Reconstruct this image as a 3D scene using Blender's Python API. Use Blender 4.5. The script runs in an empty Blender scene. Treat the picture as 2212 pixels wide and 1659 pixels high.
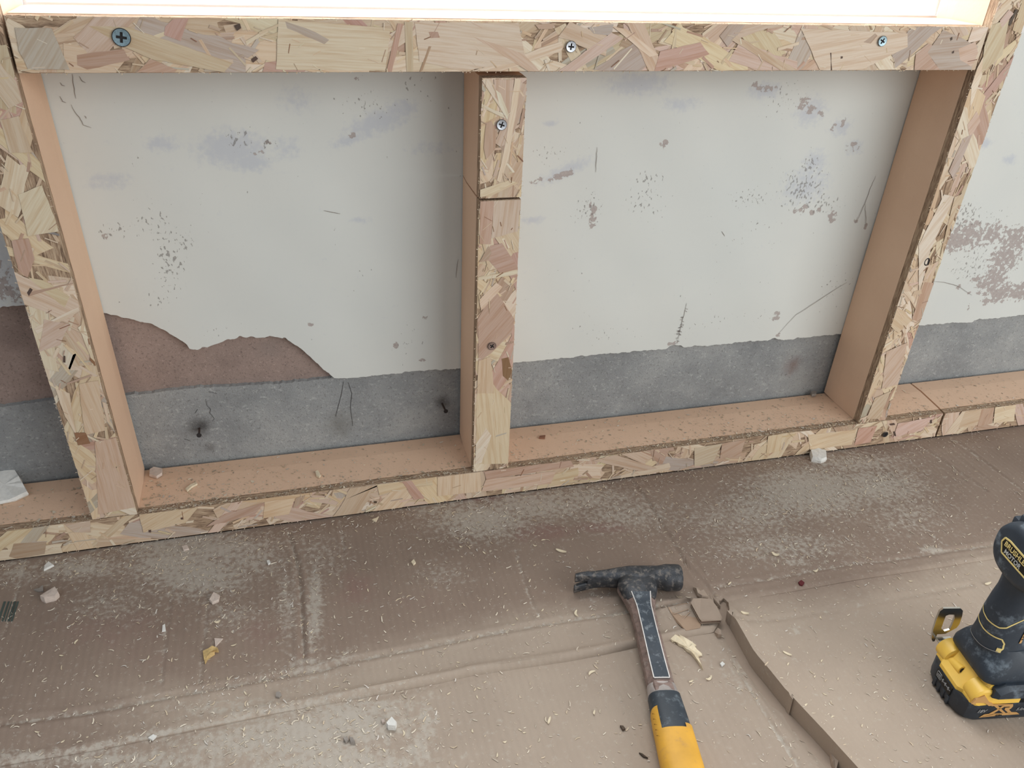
import bpy, bmesh, math, random
import numpy as np
from mathutils import Vector, Matrix

# ------------------------------------------------------------------ camera, sky, lamps, exposure
SC = bpy.context.scene
COL = SC.collection
RNG = np.random.default_rng(7)
random.seed(7)
IMW, IMH = 2212.0, 1659.0
CAM = np.array([0.26595, -0.98795, 0.73213])
PITCH, YAW, ROLL, FPX = 0.536027, 0.285433, 0.049338, 1777.01

def cam_rows(p, yw, r):
    cy, sy = math.cos(yw), math.sin(yw)
    fwd = np.array([sy * math.cos(p), cy * math.cos(p), -math.sin(p)])
    right = np.array([cy, -sy, 0.0])
    up = np.cross(right, fwd)
    return np.stack([math.cos(r) * right + math.sin(r) * up, -math.sin(r) * right + math.cos(r) * up, fwd])
ROWS = cam_rows(PITCH, YAW, ROLL)

cam = bpy.data.cameras.new('camera')
camo = bpy.data.objects.new('camera', cam)
COL.objects.link(camo)
m3 = Matrix(((ROWS[0][0], ROWS[1][0], -ROWS[2][0]), (ROWS[0][1], ROWS[1][1], -ROWS[2][1]), (ROWS[0][2], ROWS[1][2], -ROWS[2][2])))
camo.matrix_world = Matrix.Translation(Vector(CAM)) @ m3.to_4x4()
cam.sensor_width = 36.0
cam.lens = FPX * 36.0 / IMW
cam.clip_start = 0.01
SC.camera = camo

world = bpy.data.worlds.new('overcast_sky')
SC.world = world
world.use_nodes = True
bg = world.node_tree.nodes['Background']
bg.inputs[0].default_value = (0.86, 0.93, 1.0, 1)
bg.inputs[1].default_value = 0.52

def area_lamp(name, loc, target, sx, sy, watts, col):
    l = bpy.data.lights.new(name, 'AREA')
    l.shape = 'RECTANGLE'; l.size = sx; l.size_y = sy; l.energy = watts; l.color = col
    o = bpy.data.objects.new(name, l); COL.objects.link(o)
    o.location = loc
    o.rotation_euler = (Vector(target) - Vector(loc)).to_track_quat('-Z', 'Y').to_euler()
    return o
area_lamp('window_daylight', (0.62, 0.34, 1.28), (0.72, -1.0, 0.55), 1.0, 1.15, 34.0, (0.97, 0.99, 1.0))
area_lamp('right_fill_light', (2.05, -2.3, 1.05), (0.75, -0.1, 0.3), 2.3, 1.7, 47.0, (1.0, 1.0, 0.98))  # unseen fill area added behind the camera for light from the right

SC.view_settings.view_transform = 'Standard'
SC.view_settings.look = 'None'
SC.view_settings.gamma = 1.0
SC.view_settings.use_curve_mapping = False
SC.view_settings.exposure = 0.0

# ------------------------------------------------------------------ measuring helpers
def ray(px, py):
    return ROWS.T @ np.array([(px - IMW / 2) / FPX, -(py - IMH / 2) / FPX, 1.0])
def F(px, py, z=0.0):                      # point on a level plane at height z
    d = ray(px, py); return CAM + d * (z - CAM[2]) / d[2]
def Wy(px, py, y=0.0):                     # point on an upright plane parallel to the wall
    d = ray(px, py); return CAM + d * (y - CAM[1]) / d[1]
def lin(c):
    c = c / 255.0
    return c / 12.92 if c <= 0.04045 else ((c + 0.055) / 1.055) ** 2.4
def S(r, g, b, a=1.0):
    return (lin(r), lin(g), lin(b), a)

D = 0.0984          # depth of the framing timbers
TB = 0.0128         # strand board thickness
HP = 0.0458         # height of the bottom plate
ZR1, ZR2 = 0.5706, 0.6209

# ------------------------------------------------------------------ object helpers
def link(name, me, mat=None, parent=None, loc=None):
    o = bpy.data.objects.new(name, me)
    COL.objects.link(o)
    if mat is not None:
        for m in (mat if isinstance(mat, (list, tuple)) else [mat]):
            me.materials.append(m)
    if parent is not None: o.parent = parent
    if loc is not None: o.location = loc
    return o
def from_bm(name, bm, mat=None, parent=None, smooth=None):
    bmesh.ops.recalc_face_normals(bm, faces=bm.faces)
    me = bpy.data.meshes.new(name); bm.to_mesh(me); bm.free()
    if smooth is not None:
        me.shade_smooth(); me.set_sharp_from_angle(angle=math.radians(smooth))
    return link(name, me, mat, parent)
def tag(o, label=None, cat=None, group=None, kind=None):
    if label: o['label'] = label
    if cat: o['category'] = cat
    if group: o['group'] = group
    if kind: o['kind'] = kind
    return o
def empty(name, loc=(0, 0, 0), rz=0.0):
    o = bpy.data.objects.new(name, None); COL.objects.link(o)
    o.empty_display_size = 0.02
    o.location = loc; o.rotation_euler = (0, 0, rz)
    return o
def bm_box(bm, x0, x1, y0, y1, z0, z1, bevel=0.0, seg=2, mi=0):
    r = bmesh.ops.create_cube(bm, size=1.0)
    vs = r['verts']
    for v in vs:
        v.co = Vector(((x0 + x1) / 2 + v.co.x * (x1 - x0), (y0 + y1) / 2 + v.co.y * (y1 - y0), (z0 + z1) / 2 + v.co.z * (z1 - z0)))
    fs = list({f for v in vs for f in v.link_faces})
    for f in fs: f.material_index = mi
    if bevel > 0:
        es = list({e for v in vs for e in v.link_edges})
        bmesh.ops.bevel(bm, geom=es, offset=bevel, segments=seg, profile=0.5, affect='EDGES')
def loft(bm, rings, cap0=True, cap1=True, mi=0):
    vr = [[bm.verts.new(Vector(p)) for p in r] for r in rings]
    n = len(rings[0])
    for a, b in zip(vr[:-1], vr[1:]):
        for i in range(n):
            f = bm.faces.new((a[i], a[(i + 1) % n], b[(i + 1) % n], b[i])); f.material_index = mi
    if cap0: bm.faces.new(list(reversed(vr[0]))).material_index = mi
    if cap1: bm.faces.new(vr[-1]).material_index = mi
    return vr
def superring(n, a, b, p=2.5):
    out = []
    for i in range(n):
        t = 2 * math.pi * i / n
        c, s = math.cos(t), math.sin(t)
        out.append((a * math.copysign(abs(c) ** (2 / p), c), b * math.copysign(abs(s) ** (2 / p), s)))
    return out
def prism(bm, pts, nrm, depth, mi=0):     # pts: 3D outline, extruded by -nrm*depth, nrm faces outwards
    nrm = np.asarray(nrm, float)
    top = [bm.verts.new(Vector(p)) for p in pts]
    bot = [bm.verts.new(Vector(np.asarray(p) - nrm * depth)) for p in pts]
    n = len(pts)
    try:
        bm.faces.new(top).material_index = mi; bm.faces.new(list(reversed(bot))).material_index = mi
        for i in range(n):
            bm.faces.new((top[i], bot[i], bot[(i + 1) % n], top[(i + 1) % n])).material_index = mi
    except ValueError:
        pass
def ribbon(bm, pts, width, up, lift=0.0, mi=0):
    pts = [np.asarray(p, float) for p in pts]; up = np.asarray(up, float)
    L, Rr = [], []
    for i, p in enumerate(pts):
        d = pts[min(i + 1, len(pts) - 1)] - pts[max(i - 1, 0)]
        s = np.cross(up, d); s /= (np.linalg.norm(s) + 1e-12)
        w = width * (0.35 + 0.65 * math.sin(math.pi * (i + 0.5) / len(pts)))
        L.append(bm.verts.new(Vector(p + s * w / 2 + up * lift))); Rr.append(bm.verts.new(Vector(p - s * w / 2 + up * lift)))
    for i in range(len(pts) - 1):
        bm.faces.new((L[i], L[i + 1], Rr[i + 1], Rr[i])).material_index = mi

# ------------------------------------------------------------------ materials
def new_mat(name):
    m = bpy.data.materials.new(name); m.use_nodes = True
    nt = m.node_tree
    return m, nt, nt.nodes['Principled BSDF']
def N(nt, typ, **kw):
    n = nt.nodes.new(typ)
    for k, v in kw.items(): setattr(n, k, v)
    return n
def noise(nt, scale, detail=4, vec=None, rough=0.55):
    n = N(nt, 'ShaderNodeTexNoise'); n.inputs['Scale'].default_value = scale; n.inputs['Detail'].default_value = detail
    n.inputs['Roughness'].default_value = rough
    if vec is not None: nt.links.new(vec, n.inputs['Vector'])
    return n.outputs['Fac']
def coords(nt, sx=1, sy=1, sz=1, kind='Object', rot=None):
    t = N(nt, 'ShaderNodeTexCoord'); mp = N(nt, 'ShaderNodeMapping')
    mp.inputs['Scale'].default_value = (sx, sy, sz)
    if rot: mp.inputs['Rotation'].default_value = rot
    nt.links.new(t.outputs[kind], mp.inputs['Vector'])
    return mp.outputs['Vector']
def ramp(nt, fac, stops):
    r = N(nt, 'ShaderNodeValToRGB'); e = r.color_ramp.elements
    e[0].position, e[0].color = stops[0]; e[1].position, e[1].color = stops[-1]
    for p, c in stops[1:-1]:
        x = e.new(p); x.color = c
    nt.links.new(fac, r.inputs['Fac'])
    return r.outputs['Color']
def mix(nt, fac, a, b, blend='MIX'):
    n = N(nt, 'ShaderNodeMix', data_type='RGBA', blend_type=blend)
    for sock, v in ((n.inputs['Factor'], fac), (n.inputs['A'], a), (n.inputs['B'], b)):
        pass
    def put(sock, v):
        if hasattr(v, 'links') or hasattr(v, 'is_linked'): nt.links.new(v, sock)
        else: sock.default_value = v
    put(n.inputs[0], fac); put(n.inputs[6], a); put(n.inputs[7], b)
    return n.outputs[2]
def math_(nt, op, a, b=0.0, clamp=False):
    n = N(nt, 'ShaderNodeMath', operation=op, use_clamp=clamp)
    for i, v in enumerate((a, b)):
        if hasattr(v, 'is_linked'): nt.links.new(v, n.inputs[i])
        else: n.inputs[i].default_value = v
    return n.outputs[0]
def attr(nt, name, out='Fac'):
    a = N(nt, 'ShaderNodeAttribute', attribute_name=name); return a.outputs[out]
def step(nt, v, lo, hi):
    n = N(nt, 'ShaderNodeMapRange', interpolation_type='SMOOTHSTEP')
    nt.links.new(v, n.inputs[0]); n.inputs[1].default_value = lo; n.inputs[2].default_value = hi
    return n.outputs[0]
def bump(nt, bsdf, h, strength=0.3, dist=0.001):
    b = N(nt, 'ShaderNodeBump'); b.inputs['Strength'].default_value = strength; b.inputs['Distance'].default_value = dist
    nt.links.new(h, b.inputs['Height']); nt.links.new(b.outputs['Normal'], bsdf.inputs['Normal'])
def setp(bsdf, rough=0.8, metal=0.0, spec=0.3):
    bsdf.inputs['Roughness'].default_value = rough; bsdf.inputs['Metallic'].default_value = metal
    bsdf.inputs['Specular IOR Level'].default_value = spec
def plain(name, col, rough=0.7, metal=0.0, spec=0.4, var=0.12, scale=60, bmp=0.15, dust=None, dcol=None, dscale=90, dlo=0.55, dhi=0.75):
    m, nt, b = new_mat(name); setp(b, rough, metal, spec)
    v = coords(nt)
    f = noise(nt, scale, 5, v)
    dark = tuple(c * (1 - var) for c in col[:3]) + (1,)
    lite = tuple(min(1, c * (1 + var)) for c in col[:3]) + (1,)
    c = ramp(nt, f, [(0.3, dark), (0.7, lite)])
    if dust is not None:
        d = step(nt, noise(nt, dscale, 8, v, 0.7), dlo, dhi)
        d = math_(nt, 'MULTIPLY', d, dust)
        c = mix(nt, d, c, dcol)
        r = math_(nt, 'MULTIPLY_ADD', d, 0.3); r.node.inputs[2].default_value = rough
        nt.links.new(r, b.inputs['Roughness'])
    nt.links.new(c, b.inputs['Base Color'])
    if bmp: bump(nt, b, noise(nt, scale * 4, 4, v), bmp, 0.0008)
    return m

# painted plaster
def mat_plaster():
    m, nt, b = new_mat('painted_plaster'); setp(b, 0.55, 0, 0.35)
    v = coords(nt)
    base = ramp(nt, noise(nt, 3.0, 3, v), [(0.3, S(207, 210, 206)), (0.7, S(216, 217, 211))])
    fine = noise(nt, 260, 5, v, 0.65)
    jag = noise(nt, 130, 6, v, 0.62)
    st = math_(nt, 'ADD', attr(nt, 'stain'), math_(nt, 'MULTIPLY_ADD', jag, 1.6)); st.node.inputs[1].links[0].from_node.inputs[2].default_value = -0.8
    c = mix(nt, math_(nt, 'MULTIPLY', step(nt, st, 0.1, 0.9), 0.5), base, S(178, 184, 198))
    pl = math_(nt, 'MULTIPLY_ADD', jag, 6.0); pl.node.inputs[2].default_value = -3.0
    pk = attr(nt, 'peel'); pe = math_(nt, 'ADD', math_(nt, 'MULTIPLY', pk, 1.25), math_(nt, 'MULTIPLY', pl, step(nt, pk, 0.02, 0.35)))
    pm = step(nt, pe, 0.62, 0.70)
    peelc = ramp(nt, fine, [(0.35, S(160, 148, 144)), (0.65, S(176, 166, 161))])
    c = mix(nt, math_(nt, 'MULTIPLY', pm, 0.92), c, peelc)
    vo = N(nt, 'ShaderNodeTexNoise'); vo.inputs['Scale'].default_value = 300; vo.inputs['Detail'].default_value = 3
    mp = coords(nt, 1.0, 1.0, 0.6, rot=(0, 0.5, 0)); nt.links.new(mp, vo.inputs['Vector'])
    sp = math_(nt, 'MULTIPLY_ADD', attr(nt, 'speck'), 0.20); nt.links.new(vo.outputs['Fac'], sp.node.inputs[2])
    sm = step(nt, sp, 0.735, 0.79)
    c = mix(nt, math_(nt, 'MULTIPLY', sm, 0.7), c, S(128, 124, 120))
    nt.links.new(c, b.inputs['Base Color'])
    h = math_(nt, 'SUBTRACT', math_(nt, 'MULTIPLY', noise(nt, 25, 3, v), 0.5), math_(nt, 'ADD', math_(nt, 'MULTIPLY', pm, 0.5), math_(nt, 'MULTIPLY', sm, 0.4)))
    bump(nt, b, h, 0.55, 0.0012)
    return m
def mat_rough(name, c0, c1, c2, sc=40, speck=S(95, 85, 80), rel=0.6, stains=()):
    m, nt, b = new_mat(name); setp(b, 0.9, 0, 0.2)
    v = coords(nt)
    c = ramp(nt, noise(nt, sc * 0.25, 6, v, 0.7), [(0.3, c0), (0.5, c1), (0.7, c2)])
    f = noise(nt, sc * 8, 6, v, 0.75)
    c = mix(nt, math_(nt, 'MULTIPLY', step(nt, f, 0.52, 0.66), 0.6), c, speck)
    f2 = noise(nt, sc * 5, 6, coords(nt, 1, 1, 1.3), 0.75)
    c = mix(nt, math_(nt, 'MULTIPLY', step(nt, f2, 0.54, 0.68), 0.45), c, tuple(min(1, x * 1.5) for x in c2[:3]) + (1,))
    for (p, rad, col, k) in stains:
        g = N(nt, 'ShaderNodeNewGeometry')
        dn = N(nt, 'ShaderNodeVectorMath', operation='DISTANCE'); nt.links.new(g.outputs['Position'], dn.inputs[0]); dn.inputs[1].default_value = p
        dd = math_(nt, 'ADD', dn.outputs['Value'], math_(nt, 'MULTIPLY', noise(nt, 60, 4, v), rad * 0.8))
        n2 = N(nt, 'ShaderNodeMapRange', interpolation_type='SMOOTHSTEP'); nt.links.new(dd, n2.inputs[0])
        n2.inputs[1].default_value = rad * 1.4; n2.inputs[2].default_value = rad * 0.3
        c = mix(nt, math_(nt, 'MULTIPLY', n2.outputs[0], k), c, col)
    nt.links.new(c, b.inputs['Base Color'])
    bump(nt, b, math_(nt, 'ADD', f, noise(nt, sc * 20, 3, v)), rel, 0.0012)
    return m
# strand board flakes: own colour per flake, grain along the flake
def mat_flake():
    m, nt, b = new_mat('wood_strands'); setp(b, 0.62, 0, 0.3)
    uv = N(nt, 'ShaderNodeUVMap', uv_map='UVMap').outputs[0]
    def st(sx, sy):
        mp = N(nt, 'ShaderNodeMapping'); mp.inputs['Scale'].default_value = (sx, sy, 1); nt.links.new(uv, mp.inputs['Vector']); return mp.outputs[0]
    g = noise(nt, 1.0, 5, st(26, 620), 0.6)
    g2 = noise(nt, 1.0, 3, st(9, 170), 0.5)
    c = attr(nt, 'strand_colour', 'Color')
    c = mix(nt, math_(nt, 'MULTIPLY', step(nt, g, 0.35, 0.72), 0.6), c, mix(nt, 1.0, c, S(238, 224, 208), 'MULTIPLY'))
    c = mix(nt, math_(nt, 'MULTIPLY', step(nt, g2, 0.48, 0.62), 0.4), c, mix(nt, 1.0, c, S(228, 208, 188), 'MULTIPLY'))
    nt.links.new(c, b.inputs['Base Color'])
    bump(nt, b, math_(nt, 'ADD', g, math_(nt, 'MULTIPLY', g2, 0.8)), 0.35, 0.0006)
    return m
def mat_edge(axis):
    m, nt, b = new_mat('strand_board_edge'); setp(b, 0.9, 0, 0.15)
    sc = {'z': (1, 1, 0.12), 'x': (0.12, 1, 1)}[axis]
    v = coords(nt, *sc)
    c = ramp(nt, noise(nt, 420, 5, v, 0.7), [(0.33, S(112, 92, 76)), (0.5, S(166, 140, 116)), (0.68, S(204, 180, 152))])
    nt.links.new(c, b.inputs['Base Color'])
    bump(nt, b, noise(nt, 500, 5, v), 0.9, 0.002)
    return m
def mat_core():
    m, nt, b = new_mat('peach_core'); setp(b, 0.75, 0, 0.25)
    v = coords(nt)
    c = ramp(nt, noise(nt, 9, 5, v), [(0.3, S(222, 188, 160)), (0.7, S(229, 196, 168))])
    c = mix(nt, math_(nt, 'MULTIPLY', step(nt, noise(nt, 300, 6, v, .7), 0.6, 0.75), 0.25), c, S(172, 134, 112))
    nt.links.new(c, b.inputs['Base Color'])
    bump(nt, b, noise(nt, 300, 5, v), 0.25, 0.0008)
    return m
def mat_card():
    m, nt, b = new_mat('corrugated_cardboard'); setp(b, 0.75, 0, 0.22)
    v = coords(nt)
    damp_shade = attr(nt, 'damp_shade'); dust = attr(nt, 'dust')
    n1 = noise(nt, 7, 5, v, 0.6); n2 = noise(nt, 45, 6, v, 0.65); n3 = noise(nt, 420, 4, v, 0.7)
    dry = ramp(nt, n1, [(0.3, S(164, 148, 133)), (0.7, S(175, 159, 143))])
    wet_shade = ramp(nt, n1, [(0.3, S(137, 119, 106)), (0.7, S(149, 131, 117))])  # darker board tone, for damp and for shade painted into the colour
    dm = math_(nt, 'ADD', damp_shade, math_(nt, 'MULTIPLY_ADD', n2, 0.5)); dm.node.inputs[1].links[0].from_node.inputs[2].default_value = -0.25
    c = mix(nt, step(nt, dm, 0.15, 0.85), dry, wet_shade)
    red = math_(nt, 'ADD', attr(nt, 'red'), math_(nt, 'MULTIPLY_ADD', n2, 0.8)); red.node.inputs[1].links[0].from_node.inputs[2].default_value = -0.4
    c = mix(nt, math_(nt, 'MULTIPLY', step(nt, red, 0.25, 0.8), 0.45), c, S(138, 104, 98))
    du = math_(nt, 'ADD', dust, math_(nt, 'MULTIPLY_ADD', noise(nt, 150, 6, v, 0.66), 3.0)); du.node.inputs[1].links[0].from_node.inputs[2].default_value = -1.66
    c = mix(nt, math_(nt, 'MULTIPLY', step(nt, du, 0.0, 0.8), 0.72), c, S(188, 180, 168))
    c = mix(nt, math_(nt, 'MULTIPLY', step(nt, n3, 0.62, 0.78), 0.3), c, S(205, 190, 172))
    nt.links.new(c, b.inputs['Base Color'])
    w = N(nt, 'ShaderNodeTexWave', wave_type='BANDS', bands_direction='X'); w.inputs['Scale'].default_value = 40; w.inputs['Distortion'].default_value = 0.4
    nt.links.new(coords(nt, 1, 0.1, 0.1, rot=(0, 0, -0.06)), w.inputs['Vector'])
    h = math_(nt, 'ADD', math_(nt, 'MULTIPLY', w.outputs['Fac'], 0.3), math_(nt, 'ADD', math_(nt, 'MULTIPLY', n3, 0.4), math_(nt, 'MULTIPLY', n2, 0.7)))
    bump(nt, b, h, 0.35, 0.0016)
    return m
def mat_colattr(name, rough=0.8):
    m, nt, b = new_mat(name); setp(b, rough, 0, 0.25)
    nt.links.new(attr(nt, 'strand_colour', 'Color'), b.inputs['Base Color'])
    return m

M_PLASTER = mat_plaster()
NAIL1, NAIL2 = Wy(431, 925), Wy(955, 872)
M_BROWNING = mat_rough('bare_plaster', S(144, 127, 119), S(158, 139, 130), S(172, 152, 143), 40, S(92, 80, 76), 0.6, stains=[(tuple(Wy(490, 790)), .022, S(112, 98, 92), .55), (tuple(Wy(30, 740)), .03, S(120, 104, 98), .5), (tuple(Wy(580, 760)), .03, S(134, 124, 118), .5)])
M_GREY = mat_rough('grey_render', S(132, 134, 135), S(152, 154, 154), S(170, 171, 169), 32, S(92, 90, 88), 0.8,
                   stains=[(tuple(NAIL1), 0.022, S(48, 42, 40), 0.9), (tuple(NAIL2), 0.016, S(58, 50, 46), 0.75), (tuple(Wy(735, 920)), 0.034, S(108, 106, 100), 0.6),
                           (tuple(Wy(1715, 792)), 0.025, S(120, 88, 76), 0.6), (tuple(Wy(455, 970)), 0.012, S(80, 74, 70), 0.7)])
M_FLAKE = mat_flake()
M_EDGE_Z, M_EDGE_X = mat_edge('z'), mat_edge('x')
M_CORE = mat_core()
M_CARD = mat_card()
M_WHITE = plain('white_gloss_paint', S(238, 238, 238), 0.35, var=0.03, bmp=0.05)
M_REVEAL = plain('white_reveal_paint', S(228, 226, 222), 0.7, var=0.04)
M_SUBFLOOR = plain('dark_floorboards', S(52, 46, 44), 0.8)
M_ZINC = plain('zinc_screw', S(190, 194, 200), 0.38, 0.85, var=0.15, scale=500)
M_ZINCB = plain('blue_zinc_screw', S(150, 172, 180), 0.4, 0.8, var=0.2, scale=500)
M_DARK = plain('dark_recess', S(44, 40, 40), 0.8)
M_RUST = plain('rusty_nail', S(70, 58, 52), 0.8, 0.3)
M_TARN = plain('tarnished_screw', S(150, 128, 118), 0.5, 0.5, var=.2, scale=500)
M_CHIP = plain('white_plaster_chip', S(222, 220, 214), 0.85, var=0.08, scale=200, bmp=0.5)
M_CHIPP = plain('pinkish_plaster_chip', S(206, 190, 178), 0.9, var=0.1, scale=200, bmp=0.5)
M_CHIPB = plain('grey_plaster_chip', S(150, 142, 134), 0.9, var=0.12, scale=200, bmp=0.5)
M_PALEWOOD = plain('pale_split_wood', S(228, 213, 184), 0.7, var=0.12, scale=150, bmp=0.5)
M_YELWOOD = plain('yellow_split_wood', S(208, 178, 122), 0.75, var=0.2, scale=220, bmp=0.6)
M_DUST = mat_colattr('sawdust')
M_TAPE = plain('brown_parcel_tape', S(172, 146, 124), 0.42, 0, 0.4, var=0.06, scale=40)
M_KRAFT = plain('kraft_paper', S(164, 146, 130), 0.8, var=0.05, scale=50)
M_FLUTE = plain('torn_cardboard_edge', S(120, 98, 84), 0.9, var=0.3, scale=500, bmp=0.8)
M_GREEN = plain('faded_green_print', S(74, 84, 78), 0.8, var=0.1)
M_SCRATCH = plain('pencil_grey', S(136, 128, 122), 0.9)

# ------------------------------------------------------------------ setting: floor, wall, window
bm = bmesh.new(); bm_box(bm, -2.2, 3.4, -3.2, 0.012, -0.04, -0.006)
tag(from_bm('floor', bm, M_SUBFLOOR), kind='structure')

WX0, WX1 = 0.03, 1.115       # window opening between the studs
wall = empty('wall_back', (0.5, 0.0, 0.0)); wall['kind'] = 'structure'
def wp(name, bm, mat, **k):
    o = from_bm(name, bm, mat, **k); o.parent = wall; o.matrix_parent_inverse = Matrix.Translation((-0.5, 0, 0)); o['kind'] = 'structure'; return o
bm = bmesh.new()
bm_box(bm, -2.2, 3.4, 0.010, 0.30, -0.04, 0.594)
bm_box(bm, -2.2, WX0, 0.010, 0.30, 0.594, 2.35)
bm_box(bm, WX1, 3.4, 0.010, 0.30, 0.594, 2.35)
bm_box(bm, WX0, WX1, 0.010, 0.30, 2.0, 2.35)
wp('masonry', bm, M_BROWNING)

# contour of the paint coat's ragged lower edge (x, z on the wall)
edge_px = [(-200, 672), (0, 662), (58, 659), (150, 668), (235, 678), (265, 685), (290, 690), (315, 697), (330, 700), (345, 708), (370, 722), (380, 727), (395, 738), (403, 744), (410, 755), (418, 756), (440, 751), (470, 742), (490, 735), (512, 729),
           (515, 726), (530, 728), (560, 729), (585, 727), (612, 729), (615, 726), (622, 735), (640, 745), (665, 765), (690, 790), (705, 803), (720, 815), (735, 817), (800, 812), (870, 805), (873, 802), (990, 795), (1110, 782), (1155, 779), (1200, 775),
           (1300, 765), (1305, 763), (1400, 757), (1440, 753), (1450, 746), (1470, 745), (1476, 750), (1500, 748), (1600, 740), (1660, 734), (1676, 730), (1690, 733), (1700, 733), (1805, 722), (1900, 712), (1980, 703), (2050, 698), (2100, 696), (2105, 691), (2140, 688), (2212, 680), (2500, 652)]
ep = np.array([Wy(*p)[[0, 2]] for p in edge_px])
ep = ep[np.argsort(ep[:, 0])]
gx = np.arange(-0.62, 1.95, 0.0022)
zl = np.interp(gx, ep[:, 0], ep[:, 1])
jit = np.convolve(RNG.normal(0, 1, len(gx)), np.ones(3) / 3, 'same') * 0.0011
zl = zl + jit
ZT = 0.60
nrow = 190
ttv = np.linspace(0, 1, nrow) ** 1.0
GX = np.repeat(gx[None, :], nrow, 0)
GZ = zl[None, :] + (ZT - zl[None, :]) * ttv[:, None]
def field(blobs, GXa, GZa, plane='y'):
    f = np.zeros_like(GXa)
    for b in blobs:
        px, py, rx, ry = b[:4]; amp = b[4] if len(b) > 4 else 1.0; ang = b[5] if len(b) > 5 else 0.0
        c = Wy(px, py)
        ex = np.linalg.norm(Wy(px + rx, py) - c); ez = abs(Wy(px, py + ry)[2] - c[2])
        dx, dz = GXa - c[0], GZa - c[2]
        ca, sa = math.cos(ang), math.sin(ang)
        u, w = (dx * ca + dz * sa) / ex, (-dx * sa + dz * ca) / ez
        f = np.maximum(f, amp * np.clip(1.25 - np.sqrt(u * u + w * w), 0, 1))
    return f
peel = [(2085, 510, 40, 36, 1.0), (2060, 520, 24, 30, 1), (2140, 505, 36, 30, .85), (2190, 520, 40, 36, .9), (2170, 560, 40, 40, .9), (2150, 600, 30, 36, .95, .4), (2125, 615, 20, 20, .9), (2160, 632, 42, 24, 1), (2205, 630, 30, 22, 1), (2108, 602, 13, 9, 1), (2130, 648, 10, 12, .9),
        (2072, 620, 7, 6, 1), (2094, 632, 5, 4, 1), (1435, 311, 12, 10, 1), (1281, 465, 8, 26, 1), (1279, 485, 9, 9, 1), (1276, 440, 5, 12, .8), (1720, 454, 12, 6, 1), (1737, 449, 8, 9, 1), (1755, 458, 8, 7, 1), (1768, 455, 5, 8, 1),
        (1797, 468, 12, 14, 1), (1848, 477, 6, 7, 1), (1870, 488, 4, 9, 1), (1738, 220, 14, 16, .85), (1752, 236, 13, 11, 1), (1730, 232, 9, 10, .9), (1775, 245, 10, 8, .8), (1215, 378, 34, 10, .95, .35), (1160, 390, 20, 7, .7, .2),
        (1655, 190, 26, 10, .72), (1630, 182, 14, 8, .7), (1676, 683, 9, 11, .95), (1820, 262, 10, 14, .62), (1840, 318, 16, 12, .72), (760, 293, 14, 7, .85), (580, 308, 9, 6, .8), (560, 330, 14, 8, .6), (770, 170, 12, 6, .8), (855, 745, 7, 9, .8), (918, 686, 6, 4, .9), (440, 752, 8, 4, .6),
        (672, 700, 8, 4, .85), (232, 510, 14, 7, .8), (22, 630, 30, 26, .8), (5, 600, 30, 50, .55), (40, 640, 20, 16, .8), (1452, 742, 12, 6, 1), (1680, 724, 5, 8, 1), (915, 776, 12, 5, .6), (2092, 663, 3, 9, .8), (1800, 275, 8, 10, .6)]
stain = [(820, 262, 90, 30, .9, .3), (870, 232, 40, 24, .8), (760, 300, 60, 16, .8, .3), (500, 320, 90, 46, 1), (540, 350, 60, 26, .9), (350, 310, 45, 22, .8), (240, 385, 60, 14, .7), (620, 320, 40, 30, .6), (230, 400, 60, 12, .6), (1220, 370, 70, 18, .9, .4), (1150, 475, 30, 10, .9), (1190, 266, 20, 7, .9),
         (1380, 180, 80, 30, .9), (1470, 225, 50, 20, .7), (1650, 195, 45, 22, .9), (1750, 240, 40, 40, .8), (1815, 275, 26, 26, .8), (1760, 350, 30, 30, .8), (1740, 400, 60, 50, .7), (1845, 318, 22, 20, .7), (640, 215, 50, 40, .5), (2125, 310, 20, 14, .9), (2180, 345, 18, 14, .8), (1500, 20, 10, 10, 0), (930, 320, 70, 18, .5), (15, 580, 80, 120, .7), (780, 475, 30, 8, .7), (700, 560, 8, 4, .5)]
speck = [(365, 560, 42, 90, 1), (330, 480, 60, 60, .75), (395, 520, 30, 40, .9), (250, 500, 60, 24, .9), (520, 300, 40, 30, .9), (580, 310, 30, 20, .9), (350, 640, 40, 40, .7), (1750, 360, 34, 40, 1), (1735, 410, 70, 60, .95), (1760, 440, 80, 30, .9), (1620, 430, 60, 30, .9), (1395, 430, 60, 50, .8), (1270, 450, 40, 50, .9), (1400, 385, 50, 20, .9),
         (1190, 330, 80, 40, .55), (800, 230, 90, 60, .6), (900, 190, 60, 40, .6), (1700, 210, 60, 50, .7), (2080, 470, 50, 50, .95), (2150, 470, 60, 40, .6), (2100, 570, 60, 60, .8), (1800, 620, 60, 60, .5), (1500, 640, 90, 60, .35), (1640, 500, 90, 50, .45), (880, 740, 50, 50, .45), (1300, 720, 120, 40, .45), (1560, 700, 120, 40, .4), (470, 720, 40, 20, .5), (30, 620, 40, 40, .6), (1000, 300, 60, 120, .3)]
fp, fs, fk = (field(b, GX, GZ) for b in (peel, stain, speck))
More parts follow.
